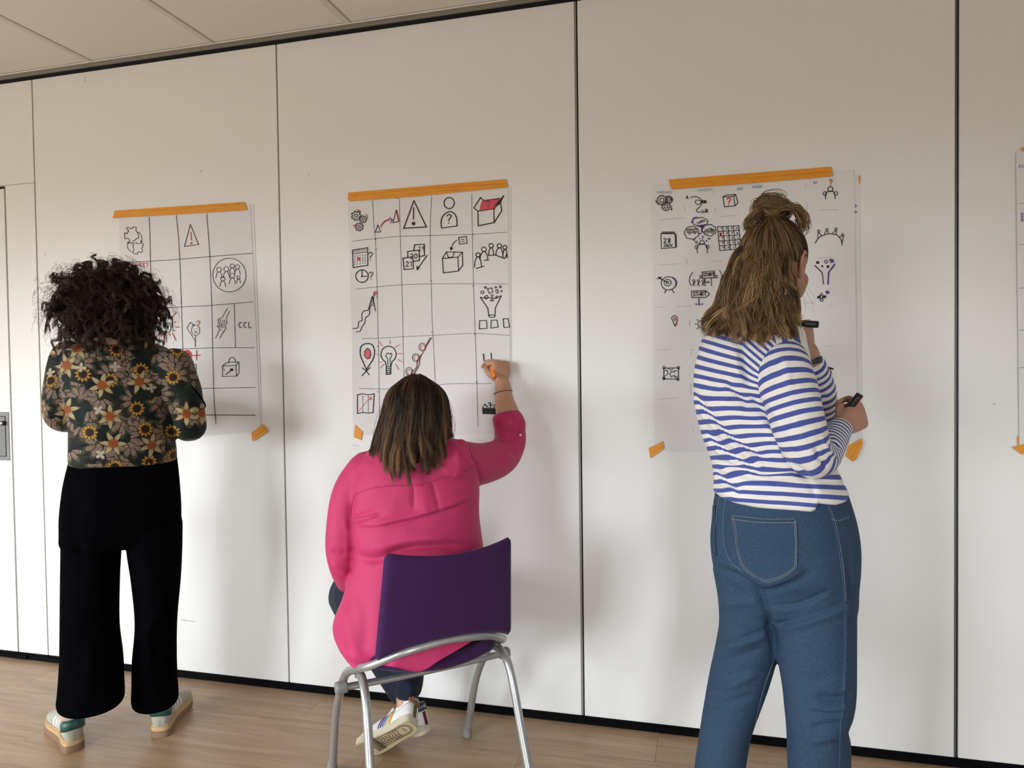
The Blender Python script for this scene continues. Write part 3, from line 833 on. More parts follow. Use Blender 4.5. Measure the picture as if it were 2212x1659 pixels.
for x, y, r in ((732, 490, 15), (780, 487, 16), (818, 466, 13), (852, 472, 14), (757, 550, 14), (819, 529, 15), (859, 540, 10)): d.person(x, y, r, r*1.3, r*2.6, 4, 'grey')
d.end()
d.begin('go_drawing'); d.text('G', 330, 838, 60, 4.5, 'grey'); d.ell(401, 868, 17, 32, 4.5, 'grey'); d.stroke([(432, 838), (430, 872)], 5, 'grey'); d.disc(431, 887, 4, c='grey')
for a, b in (((388, 762), (392, 806)), ((455, 766), (422, 806)), ((370, 795), (376, 808)), ((404, 795), (405, 805)), ((441, 834), (454, 830)), ((446, 862), (476, 866)), ((428, 903), (452, 950)),
             ((409, 907), (415, 919)), ((391, 905), (391, 963)), ((345, 908), (308, 946)), ((364, 908), (357, 926)), ((330, 770), (348, 808)), ((300, 830), (322, 842)), ((290, 885), (318, 878)), ((440, 886), (446, 887))):
    d.stroke([a, b], 5, 'red')
d.end()
d.begin('thinking_figure_drawing'); d.ell(580, 885, 27, 35, 3.5, 'grey'); d.stroke([(572, 855), (546, 832), (523, 871), (577, 953), (579, 992)], 3.8, 'grey'); d.stroke([(579, 920), (578, 992)], 3.8, 'grey')
d.ell(581, 897, 6, 7, 3, 'grey'); d.stroke([(568, 876), (574, 875)], 3, 'grey'); d.stroke([(588, 875), (593, 876)], 3, 'grey'); d.stroke([(558, 857), (566, 846), (575, 853)], 3, 'grey'); d.q(599, 824, 42, 4.5, 'red'); d.end()
d.begin('clasped_hands_drawing')
for L in ([(787, 742), (770, 770), (755, 800), (735, 808), (722, 822)], [(800, 760), (785, 790), (780, 815), (783, 840)], [(735, 815), (724, 840), (732, 838)], [(745, 815), (735, 850), (742, 850)], [(757, 818), (750, 855)], [(769, 818), (764, 850)], [(783, 836), (775, 852)],
          [(720, 855), (735, 880), (725, 905), (710, 937)], [(778, 870), (765, 890), (750, 912), (737, 937)], [(722, 850), (742, 872)], [(733, 845), (752, 868)], [(748, 848), (762, 868)], [(765, 848), (772, 866), (779, 868)], [(735, 880), (748, 886)]):
    d.stroke(L, 3.6, 'grey')
d.end()
d.begin('ccl_lettering'); d.text('CCL', 862, 832, 36, 5, 'grey', 1.05); d.end()
d.begin('plus_drawing'); d.disc(526, 1050, 31, 38, c='red'); d.stroke([(510, 1050), (542, 1050)], 4, 'paperwhite', lift=0.0003); d.stroke([(526, 1033), (526, 1067)], 4, 'paperwhite', lift=0.0003)
d.stroke([(563, 1048), (611, 1048)], 6.5, 'red'); d.stroke([(587, 1018), (587, 1078)], 6.5, 'red'); d.end()
d.begin('music_note_drawing'); d.stroke([(518, 1112), (583, 1106), (585, 1197), (520, 1200)], 4, 'grey', close=True); d.stroke([(553, 1175), (553, 1125), (566, 1140)], 4.5, 'ink'); d.disc(547, 1174, 10, 8); d.end()
d.begin('toolbag_drawing'); d.stroke([(755, 1117), (842, 1114), (846, 1184), (755, 1186)], 4.5, 'grey', close=True); d.stroke([(755, 1117), (781, 1095), (862, 1091), (863, 1163), (846, 1184)], 4.5, 'grey'); d.stroke([(842, 1114), (862, 1091)], 4.5, 'grey')
d.stroke([(795, 1100), (800, 1072), (820, 1062), (836, 1074), (840, 1095)], 4.5, 'grey', smooth=True); d.stroke([(777, 1172), (806, 1150)], 6, 'ink'); d.disc(815, 1142, 12, 9); d.stroke([(764, 1130), (768, 1148)], 3.5, 'ink'); d.end()
tape([(248, 455), (527, 436), (534, 451), (533, 454), (400, 462), (243, 471)], -0.0062, 'long orange masking tape strip across top of sheet with CCL lettering', [[(300, 457), (400, 449), (520, 441)], [(420, 455), (470, 452)]])
tape([(543, 935), (568, 916), (578, 929), (577, 934), (545, 954)], -0.0062, 'orange tape corner at lower edge of sheet with CCL lettering', [[(548, 944), (572, 927)]])

# ---- sheet the seated person draws on
p2 = empty('flipchart_sheet', (0, 0, 0))
tag(p2, 'white flipchart sheet with light bulb, funnel and cardboard box drawings, being drawn on', 'poster')
own(sheet('backing_sheet', [(757, 434), (1103, 402), (1106, 937), (762, 940)], YB, M['paper']), p2)
own(sheet('paper', [(751, 434), (1097, 399), (1104, 936), (767, 932)], YF, M['paper'], curl=0.0002), p2)
d = Pad(p2, 740, 370, 2.8125, YF-0.0014)
d.begin('ruled_grid')
for L in ([(182, 178), (190, 330), (198, 412), (207, 640), (212, 830), (218, 1100), (222, 1340), (226, 1560)], [(343, 165), (350, 380), (358, 640), (365, 900), (370, 1150), (375, 1330), (378, 1560)], [(540, 150), (532, 380), (537, 660), (544, 900), (562, 1270), (566, 1570)],
          [(785, 135), (788, 380), (795, 690), (805, 980), (815, 1280), (822, 1550)], [(60, 425), (185, 410), (350, 395), (530, 390), (790, 382), (1000, 370)], [(80, 717), (210, 702), (350, 690), (540, 684), (795, 683), (1005, 686)],
          [(120, 1017), (215, 1014), (370, 1005), (545, 997), (800, 985), (1010, 997)], [(100, 1318), (220, 1322), (300, 1320), (560, 1300), (680, 1290), (905, 1290)]):
    d.stroke(L, 2.3, 'line', smooth=True)
for x, y in ((200, 412), (537, 665), (795, 384), (793, 698), (543, 977), (803, 990), (814, 1280), (214, 1066), (216, 1340), (530, 390), (204, 474), (208, 766), (330, 165)): d.stroke([(x-5, y-1), (x+5, y)], 3.5, 'ink')
d.end()
d.begin('gears_drawing')
d.gear(82, 270, 29, 7, 4.5); d.gear(125, 292, 22, 7, 4); d.gear(101, 338, 25, 7, 4.5, ph=0.8)
d.stroke([(85, 232), (100, 238), (110, 255)], 4, 'red', smooth=True); d.stroke([(92, 240), (112, 243)], 3, 'red'); d.stroke([(140, 262), (150, 268), (148, 285)], 4, 'red', smooth=True); d.stroke([(66, 328), (75, 338), (82, 322), (70, 330)], 4, 'red'); d.end()
d.begin('cones_drawing'); d.stroke([(214, 325), (199, 370), (231, 368)], 4.5, close=True); d.stroke([(325, 235), (306, 313), (340, 305)], 4.5, close=True); d.stroke([(329, 236), (343, 304)], 5, 'red')
d.stroke([(232, 338), (250, 312), (275, 298), (300, 297)], 5, 'red', smooth=True); d.stroke([(232, 333), (252, 305), (285, 290)], 4, smooth=True); d.stroke([(285, 281), (304, 296), (290, 314)], 4.5); d.end()
d.begin('warning_drawing'); d.stroke([(433, 179), (371, 346), (509, 338)], 6.5, close=True); d.stroke([(431, 222), (430, 292)], 7); d.disc(431, 317, 11); d.end()
d.begin('unknown_person_drawing'); d.ell(647, 193, 31, 34, 6); d.stroke([(601, 345), (598, 305), (612, 268), (645, 246), (672, 252), (691, 280), (696, 332)], 6.5, smooth=True); d.stroke([(601, 345), (696, 332)], 6); d.q(646, 262, 58, 6); d.end()
d.begin('open_box_drawing'); d.fill([(845, 180), (955, 165), (918, 228), (830, 236)], 'pink', 0.0002)
for i in range(12): d.stroke([(850+i*9, 180-i), (835+i*8, 232)], 2.5, 'red')
d.stroke([(838, 160), (796, 222), (822, 242), (824, 331), (921, 311), (918, 228), (822, 242)], 6); d.stroke([(838, 160), (856, 178), (955, 165)], 6); d.stroke([(918, 228), (978, 150)], 8); d.fill([(918, 228), (930, 195), (980, 148), (960, 195)]); d.stroke([(960, 192), (966, 240), (921, 311)], 6); d.q(884, 180, 40, 4.5); d.end()
d.begin('calendar_drawing'); d.stroke([(60, 479), (152, 464), (153, 571), (64, 585)], 5.5, close=True); d.stroke([(62, 502), (152, 488)], 4)
for i in range(7): d.stroke([(70+i*12, 482-i*2), (70+i*12, 492-i*2)], 3)
for r in range(4):
    for i in range(5): d.stroke([(74+i*16, 512+r*16-i*2), (74+i*16, 521+r*16-i*2)], 3)
d.fill([(88, 520), (105, 524), (104, 543), (88, 540)], 'red', 0.0006); d.q(169, 492, 52, 5); d.end()
d.begin('clock_drawing'); d.ell(118, 637, 38, 38, 6); d.stroke([(117, 605), (118, 639), (147, 638)], 5.5); d.disc(117, 638, 6); d.q(173, 612, 48, 5); d.end()
d.begin('date_cards_drawing')
d.stroke([(437, 447), (496, 443), (497, 512), (466, 518)], 6); d.stroke([(437, 447), (432, 480)], 6); d.text('19', 460, 457, 28, 4.5); d.stroke([(395, 487), (465, 479), (466, 541), (430, 549)], 6); d.stroke([(395, 487), (396, 522)], 6); d.text('20', 412, 500, 30, 4.5)
d.stroke([(366, 528), (426, 520), (430, 592), (374, 597)], 6, close=True); d.text('21', 384, 548, 30, 5); d.stroke([(513, 510), (458, 590)], 6); d.fill([(449, 604), (449, 572), (470, 588)]); d.end()
d.begin('ballot_box_drawing'); d.stroke([(606, 530), (700, 522), (704, 606), (612, 617)], 5.5, close=True); d.stroke([(606, 530), (630, 490), (728, 492), (730, 570), (704, 606)], 5.5); d.stroke([(700, 522), (728, 492)], 5); d.stroke([(630, 490), (642, 524), (667, 522), (680, 488)], 5)
d.stroke([(705, 402), (752, 397), (757, 438), (710, 442)], 5, close=True); d.stroke([(718, 416), (740, 413)], 4); d.stroke([(720, 428), (742, 426)], 4); d.stroke([(694, 418), (672, 438), (660, 470)], 5, smooth=True); d.fill([(656, 484), (650, 460), (674, 466)]); d.end()
d.begin('team_drawing')
for x, y, r, bw, bh in ((822, 508, 13, 22, 62), (858, 474, 14, 24, 50), (902, 452, 13, 16, 46), (952, 453, 13, 22, 44), (986, 462, 12, 14, 52)): d.person(x, y, r, bw, bh, 5.5)
d.stroke([(812, 590), (860, 575)], 5.5); d.stroke([(862, 542), (886, 538)], 5.5); d.stroke([(888, 512), (918, 508)], 5.5); d.stroke([(925, 508), (985, 530), (998, 500)], 5.5); d.end()
d.begin('summit_path_drawing'); d.stroke([(62, 955), (92, 950), (98, 915), (118, 905), (117, 870), (130, 848), (155, 842), (168, 800), (180, 758)], 5, smooth=True); d.stroke([(82, 975), (105, 972), (118, 945), (135, 918), (140, 890), (162, 870), (165, 830), (175, 815)], 5, smooth=True)
d.stroke([(180, 758), (190, 800), (200, 848)], 5, smooth=True); d.stroke([(187, 790), (190, 738)], 4.5)
for i in range(6): d.stroke([(176-i*2.2, 772+i*8), (190, 768+i*9)], 3.5)
d.fill([(192, 732), (210, 727), (214, 747), (195, 753)], 'pink', 0.0005); d.stroke([(192, 732), (210, 727), (214, 747), (195, 753)], 3, close=True); d.end()
d.begin('funnel_drawing'); d.stroke([(837, 766), (860, 770), (895, 768), (930, 772), (964, 756)], 5); d.stroke([(837, 766), (882, 832), (888, 878)], 5.5); d.stroke([(964, 756), (927, 832), (925, 880)], 5.5); d.ell(907, 880, 19, 8, 5)
d.ell(849, 735, 9, w=4.5); d.ell(868, 706, 6, w=4.5); d.stroke([(880, 714), (905, 708), (912, 735), (890, 742)], 4.5, close=True); d.ell(930, 705, 5, w=4); d.stroke([(930, 722), (942, 718), (946, 738), (934, 740)], 4.5, close=True); d.ell(958, 702, 6, w=4.5); d.ell(965, 728, 5, w=4)
d.stroke([(862, 762), (878, 752), (884, 768), (870, 776)], 4.5, close=True); d.ell(908, 755, 6, w=4); d.stroke([(897, 788), (908, 772), (918, 786)], 4.5, close=True); d.stroke([(928, 770), (936, 756), (942, 768)], 4.5, close=True)
d.stroke([(832, 908), (874, 906), (877, 954), (830, 958)], 5, close=True); d.stroke([(903, 905), (938, 904), (945, 946), (900, 953)], 5, close=True); d.stroke([(975, 897), (1005, 895), (1014, 946), (980, 950)], 5, close=True); d.end()
d.begin('location_pin_drawing'); d.stroke([(145, 1205), (125, 1160), (108, 1115), (112, 1065), (145, 1047), (180, 1055), (194, 1095), (185, 1140), (160, 1180), (145, 1205)], 6.5, smooth=True)
T = [(132, 1122), (133, 1095), (150, 1075), (165, 1085), (172, 1110), (165, 1135), (148, 1140)]; d.fill(T, 'pink', 0.0003); d.stroke(T, 4.5, close=True, smooth=False); d.stroke([(120, 1195), (145, 1215), (162, 1238)], 5.5); d.stroke([(168, 1192), (145, 1212), (118, 1242)], 5.5); d.end()
d.begin('light_bulb_drawing'); d.ell(279, 1112, 46, 49, 6, a0=118, a1=422, n=34); d.stroke([(258, 1155), (266, 1185)], 6); d.stroke([(301, 1155), (293, 1185)], 6)
for k in range(5): d.stroke([(264, 1190+k*11), (294, 1187+k*11)], 5.5)
d.stroke([(264, 1188), (266, 1232), (292, 1232), (294, 1186)], 5); d.stroke([(275, 1180), (273, 1140), (262, 1120), (275, 1103), (285, 1112), (295, 1105), (298, 1122), (288, 1138), (290, 1180)], 4.5, smooth=True)
for a, b in (((286, 1025), (290, 1050)), ((222, 1035), (242, 1063)), ((350, 1050), (317, 1070)), ((335, 1107), (363, 1108)), ((210, 1113), (222, 1118)), ((337, 1142), (362, 1160)), ((218, 1160), (240, 1158)), ((322, 1172), (340, 1202)), ((250, 1172), (230, 1196))): d.stroke([a, b], 4.5, 'pink')
d.end()
d.begin('winding_road_drawing')
d.stroke([(541, 1012), (520, 1045), (500, 1080), (470, 1140), (465, 1180), (430, 1240), (405, 1300)], 4, smooth=True); d.stroke([(533, 1010), (505, 1060), (492, 1095), (455, 1145), (448, 1190), (420, 1225), (390, 1290)], 4, smooth=True)
for x, y in ((485, 1068), (445, 1132), (404, 1216)): d.ell(x, y, 21, 24, 4); d.ell(x+2, y+2, 13, 16, 3.2, 'red')
d.stroke([(524, 1030), (497, 1085), (462, 1150), (455, 1190), (425, 1235)], 3, 'red', smooth=True); d.end()
d.begin('map_drawing'); d.stroke([(90, 1358), (120, 1352), (155, 1358), (192, 1352), (185, 1466), (155, 1470), (120, 1465), (90, 1472)], 5.5, close=True)
for k in range(7): d.stroke([(122, 1365+k*15), (123, 1373+k*15)], 3.5); d.stroke([(156, 1365+k*15), (157, 1373+k*15)], 3.5)
for k in range(7): d.stroke([(100+k*9, 1455-k*11), (105+k*9, 1448-k*11)], 3.5, 'red')
d.stroke([(160, 1372), (180, 1388)], 4, 'red'); d.stroke([(178, 1370), (162, 1390)], 4, 'red'); d.end()
d.begin('pen_mark'); d.stroke([(856, 1110), (859, 1150)], 7); d.end(); d.begin('pen_mark'); d.stroke([(902, 1106), (905, 1146)], 7); d.end()
d.begin('toolbox_drawing'); d.fill([(848, 1437), (945, 1440), (948, 1478), (850, 1474)]); d.stroke([(850, 1436), (865, 1414), (885, 1436)], 4.5); d.stroke([(866, 1416), (878, 1432)], 4); d.stroke([(884, 1420), (930, 1418)], 4); d.stroke([(886, 1410), (892, 1405), (898, 1410), (897, 1436)], 6, smooth=True); d.stroke([(915, 1438), (935, 1415)], 4.5); d.end()
tape([(752, 416), (1092, 387), (1096, 403), (1094, 405), (900, 424), (756, 435), (751, 431)], -0.0060, 'long orange masking tape strip across top of sheet with light bulb', [[(760, 422), (900, 409), (1092, 396)], [(820, 424), (1000, 409)]])
tape([(767, 917), (776, 926), (783, 932), (780, 951), (764, 944)], -0.0060, 'small torn orange tape piece under sheet with light bulb')

# ---- sheet in front of the person in stripes
p3 = empty('flipchart_sheet', (0, 0, 0))
tag(p3, 'large white flipchart sheet with START signs, calendar 28 JANV and thought bubbles', 'poster')
b3 = own(sheet('backing_sheet', [(1430, 406), (1857, 378), (1863, 972), (1436, 976)], YB, M['paper']), p3)
own(sheet('paper', [(1408, 399), (1845, 366), (1853, 968), (1413, 973)], YF, M['paper'], curl=0.0004), p3)
d = Pad(p3, 1390, 350, 2.514, -0.0018)
d.begin('peeking_drawing', True); d.stroke([(1144, 230), (1157, 237), (1146, 247)], 4, 'violet'); d.stroke([(1144, 264), (1158, 270), (1145, 280)], 4, 'violet'); d.end()
d = Pad(p3, 1390, 350, 2.514, YF-0.0016)
d.begin('pencil_guides')
for L in ([(82, 315), (212, 303)], [(222, 243), (224, 272)], [(380, 152), (381, 182)], [(390, 245), (391, 272)], [(413, 297), (510, 288)], [(75, 560), (185, 552)], [(234, 527), (235, 556)], [(365, 537), (430, 540)], [(55, 790), (120, 786)], [(250, 855), (250, 888)],
          [(258, 1018), (275, 1018)], [(258, 1018), (260, 1048)], [(254, 1205), (256, 1262)], [(75, 1290), (190, 1280)], [(268, 1435), (269, 1468)], [(960, 262), (1055, 258)], [(878, 120), (879, 140)], [(885, 215), (886, 262)], [(945, 520), (1015, 517)], [(875, 600), (878, 700)], [(880, 765), (935, 765)],
          [(1010, 777), (1030, 779)], [(980, 999), (1035, 1002)], [(1040, 1280), (1065, 1283)], [(70, 1022), (140, 1017)], [(175, 785), (260, 782)]):
    d.stroke(L, 1.8, 'pencil')
d.end()
d.begin('pencil_lettering'); d.text('COURAGES', 72, 158, 12, 1.8, 'blue', 1.05); d.text('CONCEPT', 292, 146, 13, 1.8, 'blue', 1.1, rise=0.02); d.text('QUOI', 510, 140, 11, 1.8, 'blue'); d.text('RISQUE', 592, 128, 13, 1.8, 'blue', rise=0.04); d.text('QUI', 922, 106, 11, 1.8, 'blue'); d.end()
d.begin('gears_drawing')
for x, y, r in ((100, 207, 27), (138, 205, 20), (122, 241, 24)): d.gear(x, y, r, 9, 3.6, hole=False, d=0.2); d.ell(x, y, r*0.42, w=4)
d.stroke([(66, 205), (72, 222), (85, 230)], 3.5, smooth=True); d.arrow([(125, 184), (145, 190), (156, 208)], 3.2, head=7); d.arrow([(152, 238), (152, 262)], 3.2, head=7); d.end()
d.begin('route_drawing'); d.text('A', 231, 182, 17, 4.2); d.stroke([(255, 192), (285, 188), (310, 200), (314, 218), (298, 230), (281, 220), (288, 207), (308, 210), (314, 230), (300, 248), (287, 262), (295, 272), (320, 270)], 4, smooth=True)
d.stroke([(318, 262), (332, 270), (320, 278)], 4); d.text('BB', 320, 208, 15, 4); d.text('B', 338, 256, 17, 4.2); d.end()
d.begin('question_box_drawing'); d.stroke([(431, 190), (490, 186), (497, 238), (440, 243)], 4.2, close=True); d.stroke([(431, 190), (448, 179), (500, 176), (513, 221), (497, 238)], 4.2); d.stroke([(490, 186), (500, 176)], 4); d.q(463, 194, 44, 5.5, 'red'); d.end()
d.begin('raised_arms_drawing'); d.ell(1015, 147, 14, 13, 4.5); d.stroke([(989, 200), (990, 172), (1003, 160), (1027, 160), (1038, 172), (1041, 200)], 4.5, smooth=True); d.ell(985, 171, 9, 10, 4); d.ell(1045, 170, 9, 10, 4); d.q(1016, 95, 36, 5, 'red'); d.end()
d.begin('date_block_drawing'); d.stroke([(94, 388), (171, 388), (174, 464), (97, 470)], 4.2, close=True); d.fill([(171, 388), (179, 392), (181, 460), (174, 466)])
for i in range(6): d.stroke([(101+i*12, 390), (102+i*12, 380), (107+i*12, 380), (107+i*12, 390)], 3.8, smooth=True)
d.text('28', 110, 414, 24, 4.5, adv=1.1); d.text('JANV.', 109, 445, 16, 3.8, adv=0.92); d.end()
d.begin('thought_bubbles_drawing')
def cloud(cx, cy, rx, ry, n, c='ink', w=4):
    pts = []
    for i in range(n*6):
        a = 2*math.pi*i/(n*6); k = 1+0.13*abs(math.sin(a*n/2)); pts.append((cx+rx*k*math.cos(a), cy+ry*k*math.sin(a)))
    d.stroke(pts, w, c, close=True)
cloud(306, 324, 40, 20, 7); cloud(261, 384, 36, 32, 7); cloud(357, 370, 34, 28, 7)
d.stroke([(264, 330), (272, 306), (292, 300)], 7, 'violet', smooth=True); d.stroke([(316, 342), (318, 380)], 9, 'violet'); d.stroke([(286, 345), (318, 352), (338, 338)], 6, 'violet', smooth=True)
d.stroke([(288, 330), (330, 316), (334, 320), (296, 334)], 3); d.stroke([(300, 336), (318, 312)], 3); d.stroke([(236, 364), (290, 362), (290, 380), (236, 382)], 3.2, close=True); d.ell(250, 386, 6, w=3.2); d.ell(276, 384, 6, w=3.2)
for i in range(3): d.stroke([(242+i*15, 368), (252+i*15, 367), (252+i*15, 374), (242+i*15, 375)], 2.5, close=True)
d.ell(342, 378, 11, w=3.5); d.ell(372, 374, 12, w=3.5); d.stroke([(342, 378), (352, 360), (368, 358), (372, 374)], 3); d.stroke([(334, 378), (350, 378)], 3); d.stroke([(364, 368), (380, 380)], 3); d.stroke([(364, 380), (380, 368)], 3)
d.ell(274, 422, 5, w=3.5); d.ell(288, 436, 6, w=3.5); d.disc(302, 446, 4); d.disc(308, 388, 6, 4, 'violet'); d.disc(356, 416, 8, 5, 'violet'); d.disc(342, 428, 6, 4, 'violet'); d.disc(332, 440, 4, 3, 'violet'); d.q(320, 402, 24, 3.5, 'violet'); d.disc(306, 416, 4, 3)
d.ell(318, 437, 12, 11, 4); d.stroke([(293, 494), (291, 462), (305, 448), (332, 448), (345, 462), (346, 494)], 4.2, smooth=True); d.ell(287, 462, 8, 9, 3.6); d.ell(348, 460, 8, 9, 3.6); d.end()
d.begin('month_grid_drawing')
for i in range(5): d.stroke([(401+i*29, 351-i), (414+i*29, 480-i)], 3.8)
for i in range(6): d.stroke([(401+i*2.6, 351+i*26), (520+i*2.6, 346+i*25)], 3.8)
k = 0
for r in range(5):
    for cc in range(4):
        if (r, cc) != (1, 0): d.text('123456789124567890'[k % 18], 420+cc*28+r*2.6, 355+r*26, 9, 2.8)
        k += 1
d.text('X', 412, 384, 20, 3.5, 'red'); d.text('X', 416, 386, 15, 4, 'red'); d.end()
d.begin('arched_crowd_drawing'); d.stroke([(932, 441), (945, 420), (970, 400), (1010, 390), (1050, 397), (1072, 420), (1079, 453)], 4.5, smooth=True)
for x, y in ((951, 374), (996, 366), (1045, 364), (1082, 394)): d.ell(x, y, 6, w=3.6)
d.stroke([(946, 416), (949, 384), (954, 384), (968, 402)], 3.8); d.stroke([(982, 392), (990, 376), (1000, 376), (1005, 390)], 3.8); d.stroke([(1026, 388), (1042, 373), (1048, 373), (1046, 396)], 3.8); d.stroke([(1060, 410), (1075, 400), (1086, 402), (1078, 440)], 3.8); d.end()
d.begin('target_drawing'); d.ell(136, 659, 40, 36, 4.5); d.ell(142, 657, 38, 34, 5, 'violet', a0=-70, a1=60); d.ell(131, 655, 19, 18, 4.2); d.ell(130, 654, 7, 7, 4); d.stroke([(130, 654), (80, 628)], 4); d.stroke([(72, 634), (86, 634), (98, 622)], 4); d.stroke([(86, 632), (80, 622), (92, 628), (100, 640)], 4); d.stroke([(122, 695), (115, 711)], 5); d.stroke([(155, 693), (165, 710)], 5); d.end()
d.begin('start_banner_drawing'); d.stroke([(318, 597), (384, 591), (386, 628), (320, 632)], 4.2, close=True); d.text('START', 325, 603, 18, 3.8, adv=0.78, rise=0.06); d.stroke([(318, 618), (302, 616), (312, 624), (303, 632), (320, 630)], 3.8); d.stroke([(386, 614), (402, 616), (394, 623), (402, 630), (386, 628)], 3.8)
d.stroke([(333, 632), (334, 672)], 4); d.stroke([(368, 630), (369, 672)], 4); d.arrow([(337, 653), (356, 652)], 3.8, head=7, smooth=False)
for x in (273, 298, 323): d.ell(x, 645, 6, w=3.5); d.stroke([(x, 651), (x-2, 662), (x-5, 670)], 3.5); d.stroke([(x-2, 662), (x+6, 671)], 3.5); d.stroke([(x-5, 660), (x+8, 653)], 3.2)
d.stroke([(268, 598), (252, 622), (249, 648), (258, 671)], 3.8, smooth=True); d.stroke([(412, 588), (422, 605), (424, 625), (416, 645)], 3.5, smooth=True); d.end()
d.begin('start_signpost_drawing'); d.stroke([(260, 701), (338, 698), (358, 717), (338, 735), (262, 736)], 4.2, close=True); d.text('START', 270, 707, 21, 4, adv=0.82, rise=0.05); d.stroke([(300, 738), (301, 777)], 6, 'violet'); d.stroke([(281, 770), (287, 776), (291, 769)], 4, 'violet'); d.stroke([(309, 770), (316, 775), (324, 768)], 4, 'violet'); d.end()
d.begin('sorting_funnel_drawing'); d.stroke([(931, 562), (970, 600), (978, 663)], 5); d.stroke([(1038, 556), (1005, 600), (1002, 664)], 8, 'violet'); d.stroke([(1038, 556), (1005, 600), (1002, 664)], 4.5)
d.fill([(937, 540), (953, 537), (955, 552), (939, 553)]); d.ell(991, 541, 8, w=4); d.fill([(962, 566), (974, 558), (975, 573)]); d.fill([(994, 562), (1008, 560), (1009, 574), (995, 575)])
d.fill([(1010, 524), (1018, 530), (1022, 520), (1027, 530), (1038, 532), (1032, 538), (1036, 548), (1024, 545), (1015, 550), (1016, 540), (1008, 536)], 'violet'); d.end()
d.begin('gift_drawing'); d.fill([(943, 728), (962, 726), (962, 740), (944, 742)]); d.fill([(972, 726), (992, 724), (991, 738), (972, 740)]); d.stroke([(957, 724), (967, 711), (976, 724)], 4, 'violet', close=True); d.stroke([(960, 726), (973, 725), (973, 740), (961, 741)], 3.5, close=True); d.ell(967, 749, 8, 7, 4.5)
d.fill([(984, 700), (994, 702), (999, 693), (1003, 702), (1014, 704), (1007, 710), (1010, 718), (999, 714), (990, 718), (992, 709)], 'violet'); d.end()
d.begin('location_pin_drawing'); d.stroke([(171, 892), (158, 862), (152, 850), (158, 838), (168, 834), (180, 840), (183, 852), (180, 866), (171, 892)], 3.8, smooth=True); d.ell(169, 853, 6, 7, 3.5); d.stroke([(176, 836), (183, 850), (181, 868), (176, 886)], 5, 'red', smooth=True); d.end()
d.begin('light_bulb_drawing'); d.ell(316, 880, 21, 20, 4.2); 
for a in range(0, 360, 45): d.stroke([(316+28*math.cos(math.radians(a)), 880+27*math.sin(math.radians(a))), (316+37*math.cos(math.radians(a)), 880+35*math.sin(math.radians(a)))], 3.8)
d.end()
d.begin('treasure_map_drawing'); d.stroke([(110, 1120), (190, 1117), (189, 1180), (110, 1177)], 4.2, close=True); d.ell(110, 1116, 6, 8, 3.6); d.ell(189, 1117, 6, 7, 3.6); d.ell(110, 1175, 6, 8, 3.6); d.ell(186, 1180, 6, 7, 3.6)
d.stroke([(112, 1135), (126, 1130), (132, 1142), (128, 1156), (116, 1160)], 3.5); d.stroke([(142, 1150), (152, 1136), (165, 1142), (170, 1132), (186, 1136)], 3.5); d.stroke([(142, 1150), (150, 1168), (166, 1158), (172, 1172), (184, 1162)], 3.5); d.stroke([(135, 1122), (150, 1130), (160, 1122)], 3.2); d.end()
d.begin('toolbox_drawing'); d.stroke([(955, 1140), (1018, 1136), (1020, 1160), (957, 1166)], 4.5, close=True); d.stroke([(956, 1150), (1019, 1147)], 3.8); d.stroke([(955, 1140), (968, 1126), (1010, 1124), (1018, 1136)], 4.2); d.stroke([(972, 1126), (974, 1117), (1002, 1116), (1003, 1124)], 4); d.stroke([(1005, 1138), (1016, 1120)], 7); d.stroke([(1006, 1116), (1030, 1124)], 8); d.stroke([(968, 1138), (950, 1122), (946, 1112)], 5); d.stroke([(940, 1122), (950, 1128)], 4, 'red'); d.end()
tape([(1444, 388), (1795, 360), (1799, 376), (1797, 381), (1620, 396), (1451, 409)], -0.0066, 'long orange masking tape strip across top of sheet with START signs', [[(1450, 400), (1600, 386), (1793, 371)]])
tape([(1401, 968), (1432, 953), (1435, 969), (1405, 990)], -0.0066, 'orange tape corner at lower edge below map drawing', [[(1408, 977), (1432, 964)]])
tape([(1833, 962), (1862, 947), (1864, 958), (1851, 991), (1842, 997), (1827, 985)], -0.0066, 'creased orange tape corner of sheet beside dark marker', [[(1838, 990), (1858, 955)], [(1832, 980), (1850, 958)]])
tape([(1855, 380), (1858, 379), (1857, 398), (1855, 396)], -0.0046, 'sliver of orange tape on edge of backing sheet', None)

# ---- sheet cut by the frame on the right
p4 = empty('flipchart_sheet', (0, 0, 0))
tag(p4, 'white flipchart sheet with blue ballpoint writing, on the end panel beyond the wide joint', 'poster')
own(sheet('paper', [(2195, 328), (2590, 290), (2585, 985), (2202, 968)], YF-0.004, M['paper']), p4)
d = Pad(p4, 2000, 250, 2.0755, YF-0.0052)
d.begin('pen_lettering'); d.text('ENJEU', 416, 220, 12, 1.6, 'violet', slant=0.3); d.end()
d.begin('ruled_lines')
for y in (393, 578, 773, 962, 1130): d.stroke([(418, y), (800, y-20)], 1.8, 'violet')
d.end()
d.begin('calendar_drawing'); d.stroke([(427, 437), (470, 434), (470, 470), (428, 473)], 2.2, 'violet', close=True)
for i in range(4): d.stroke([(427, 444+i*8), (470, 441+i*8)], 1.8, 'violet'); d.stroke([(433+i*9, 437), (434+i*9, 472)], 1.6, 'violet')
d.end()
tape([(2206, 319), (2560, 286), (2563, 300), (2209, 327)], -0.0085, 'orange tape strip at top of sheet with blue ballpoint writing')
tape([(2186, 966), (2215, 958), (2240, 968), (2208, 982)], -0.0085, 'orange tape corner at bottom of sheet with blue ballpoint writing')
tape([(2198, 945), (2201, 938), (2202, 960), (2199, 962)], -0.0080, 'thin orange tape sliver on lower edge of sheet with ballpoint writing')
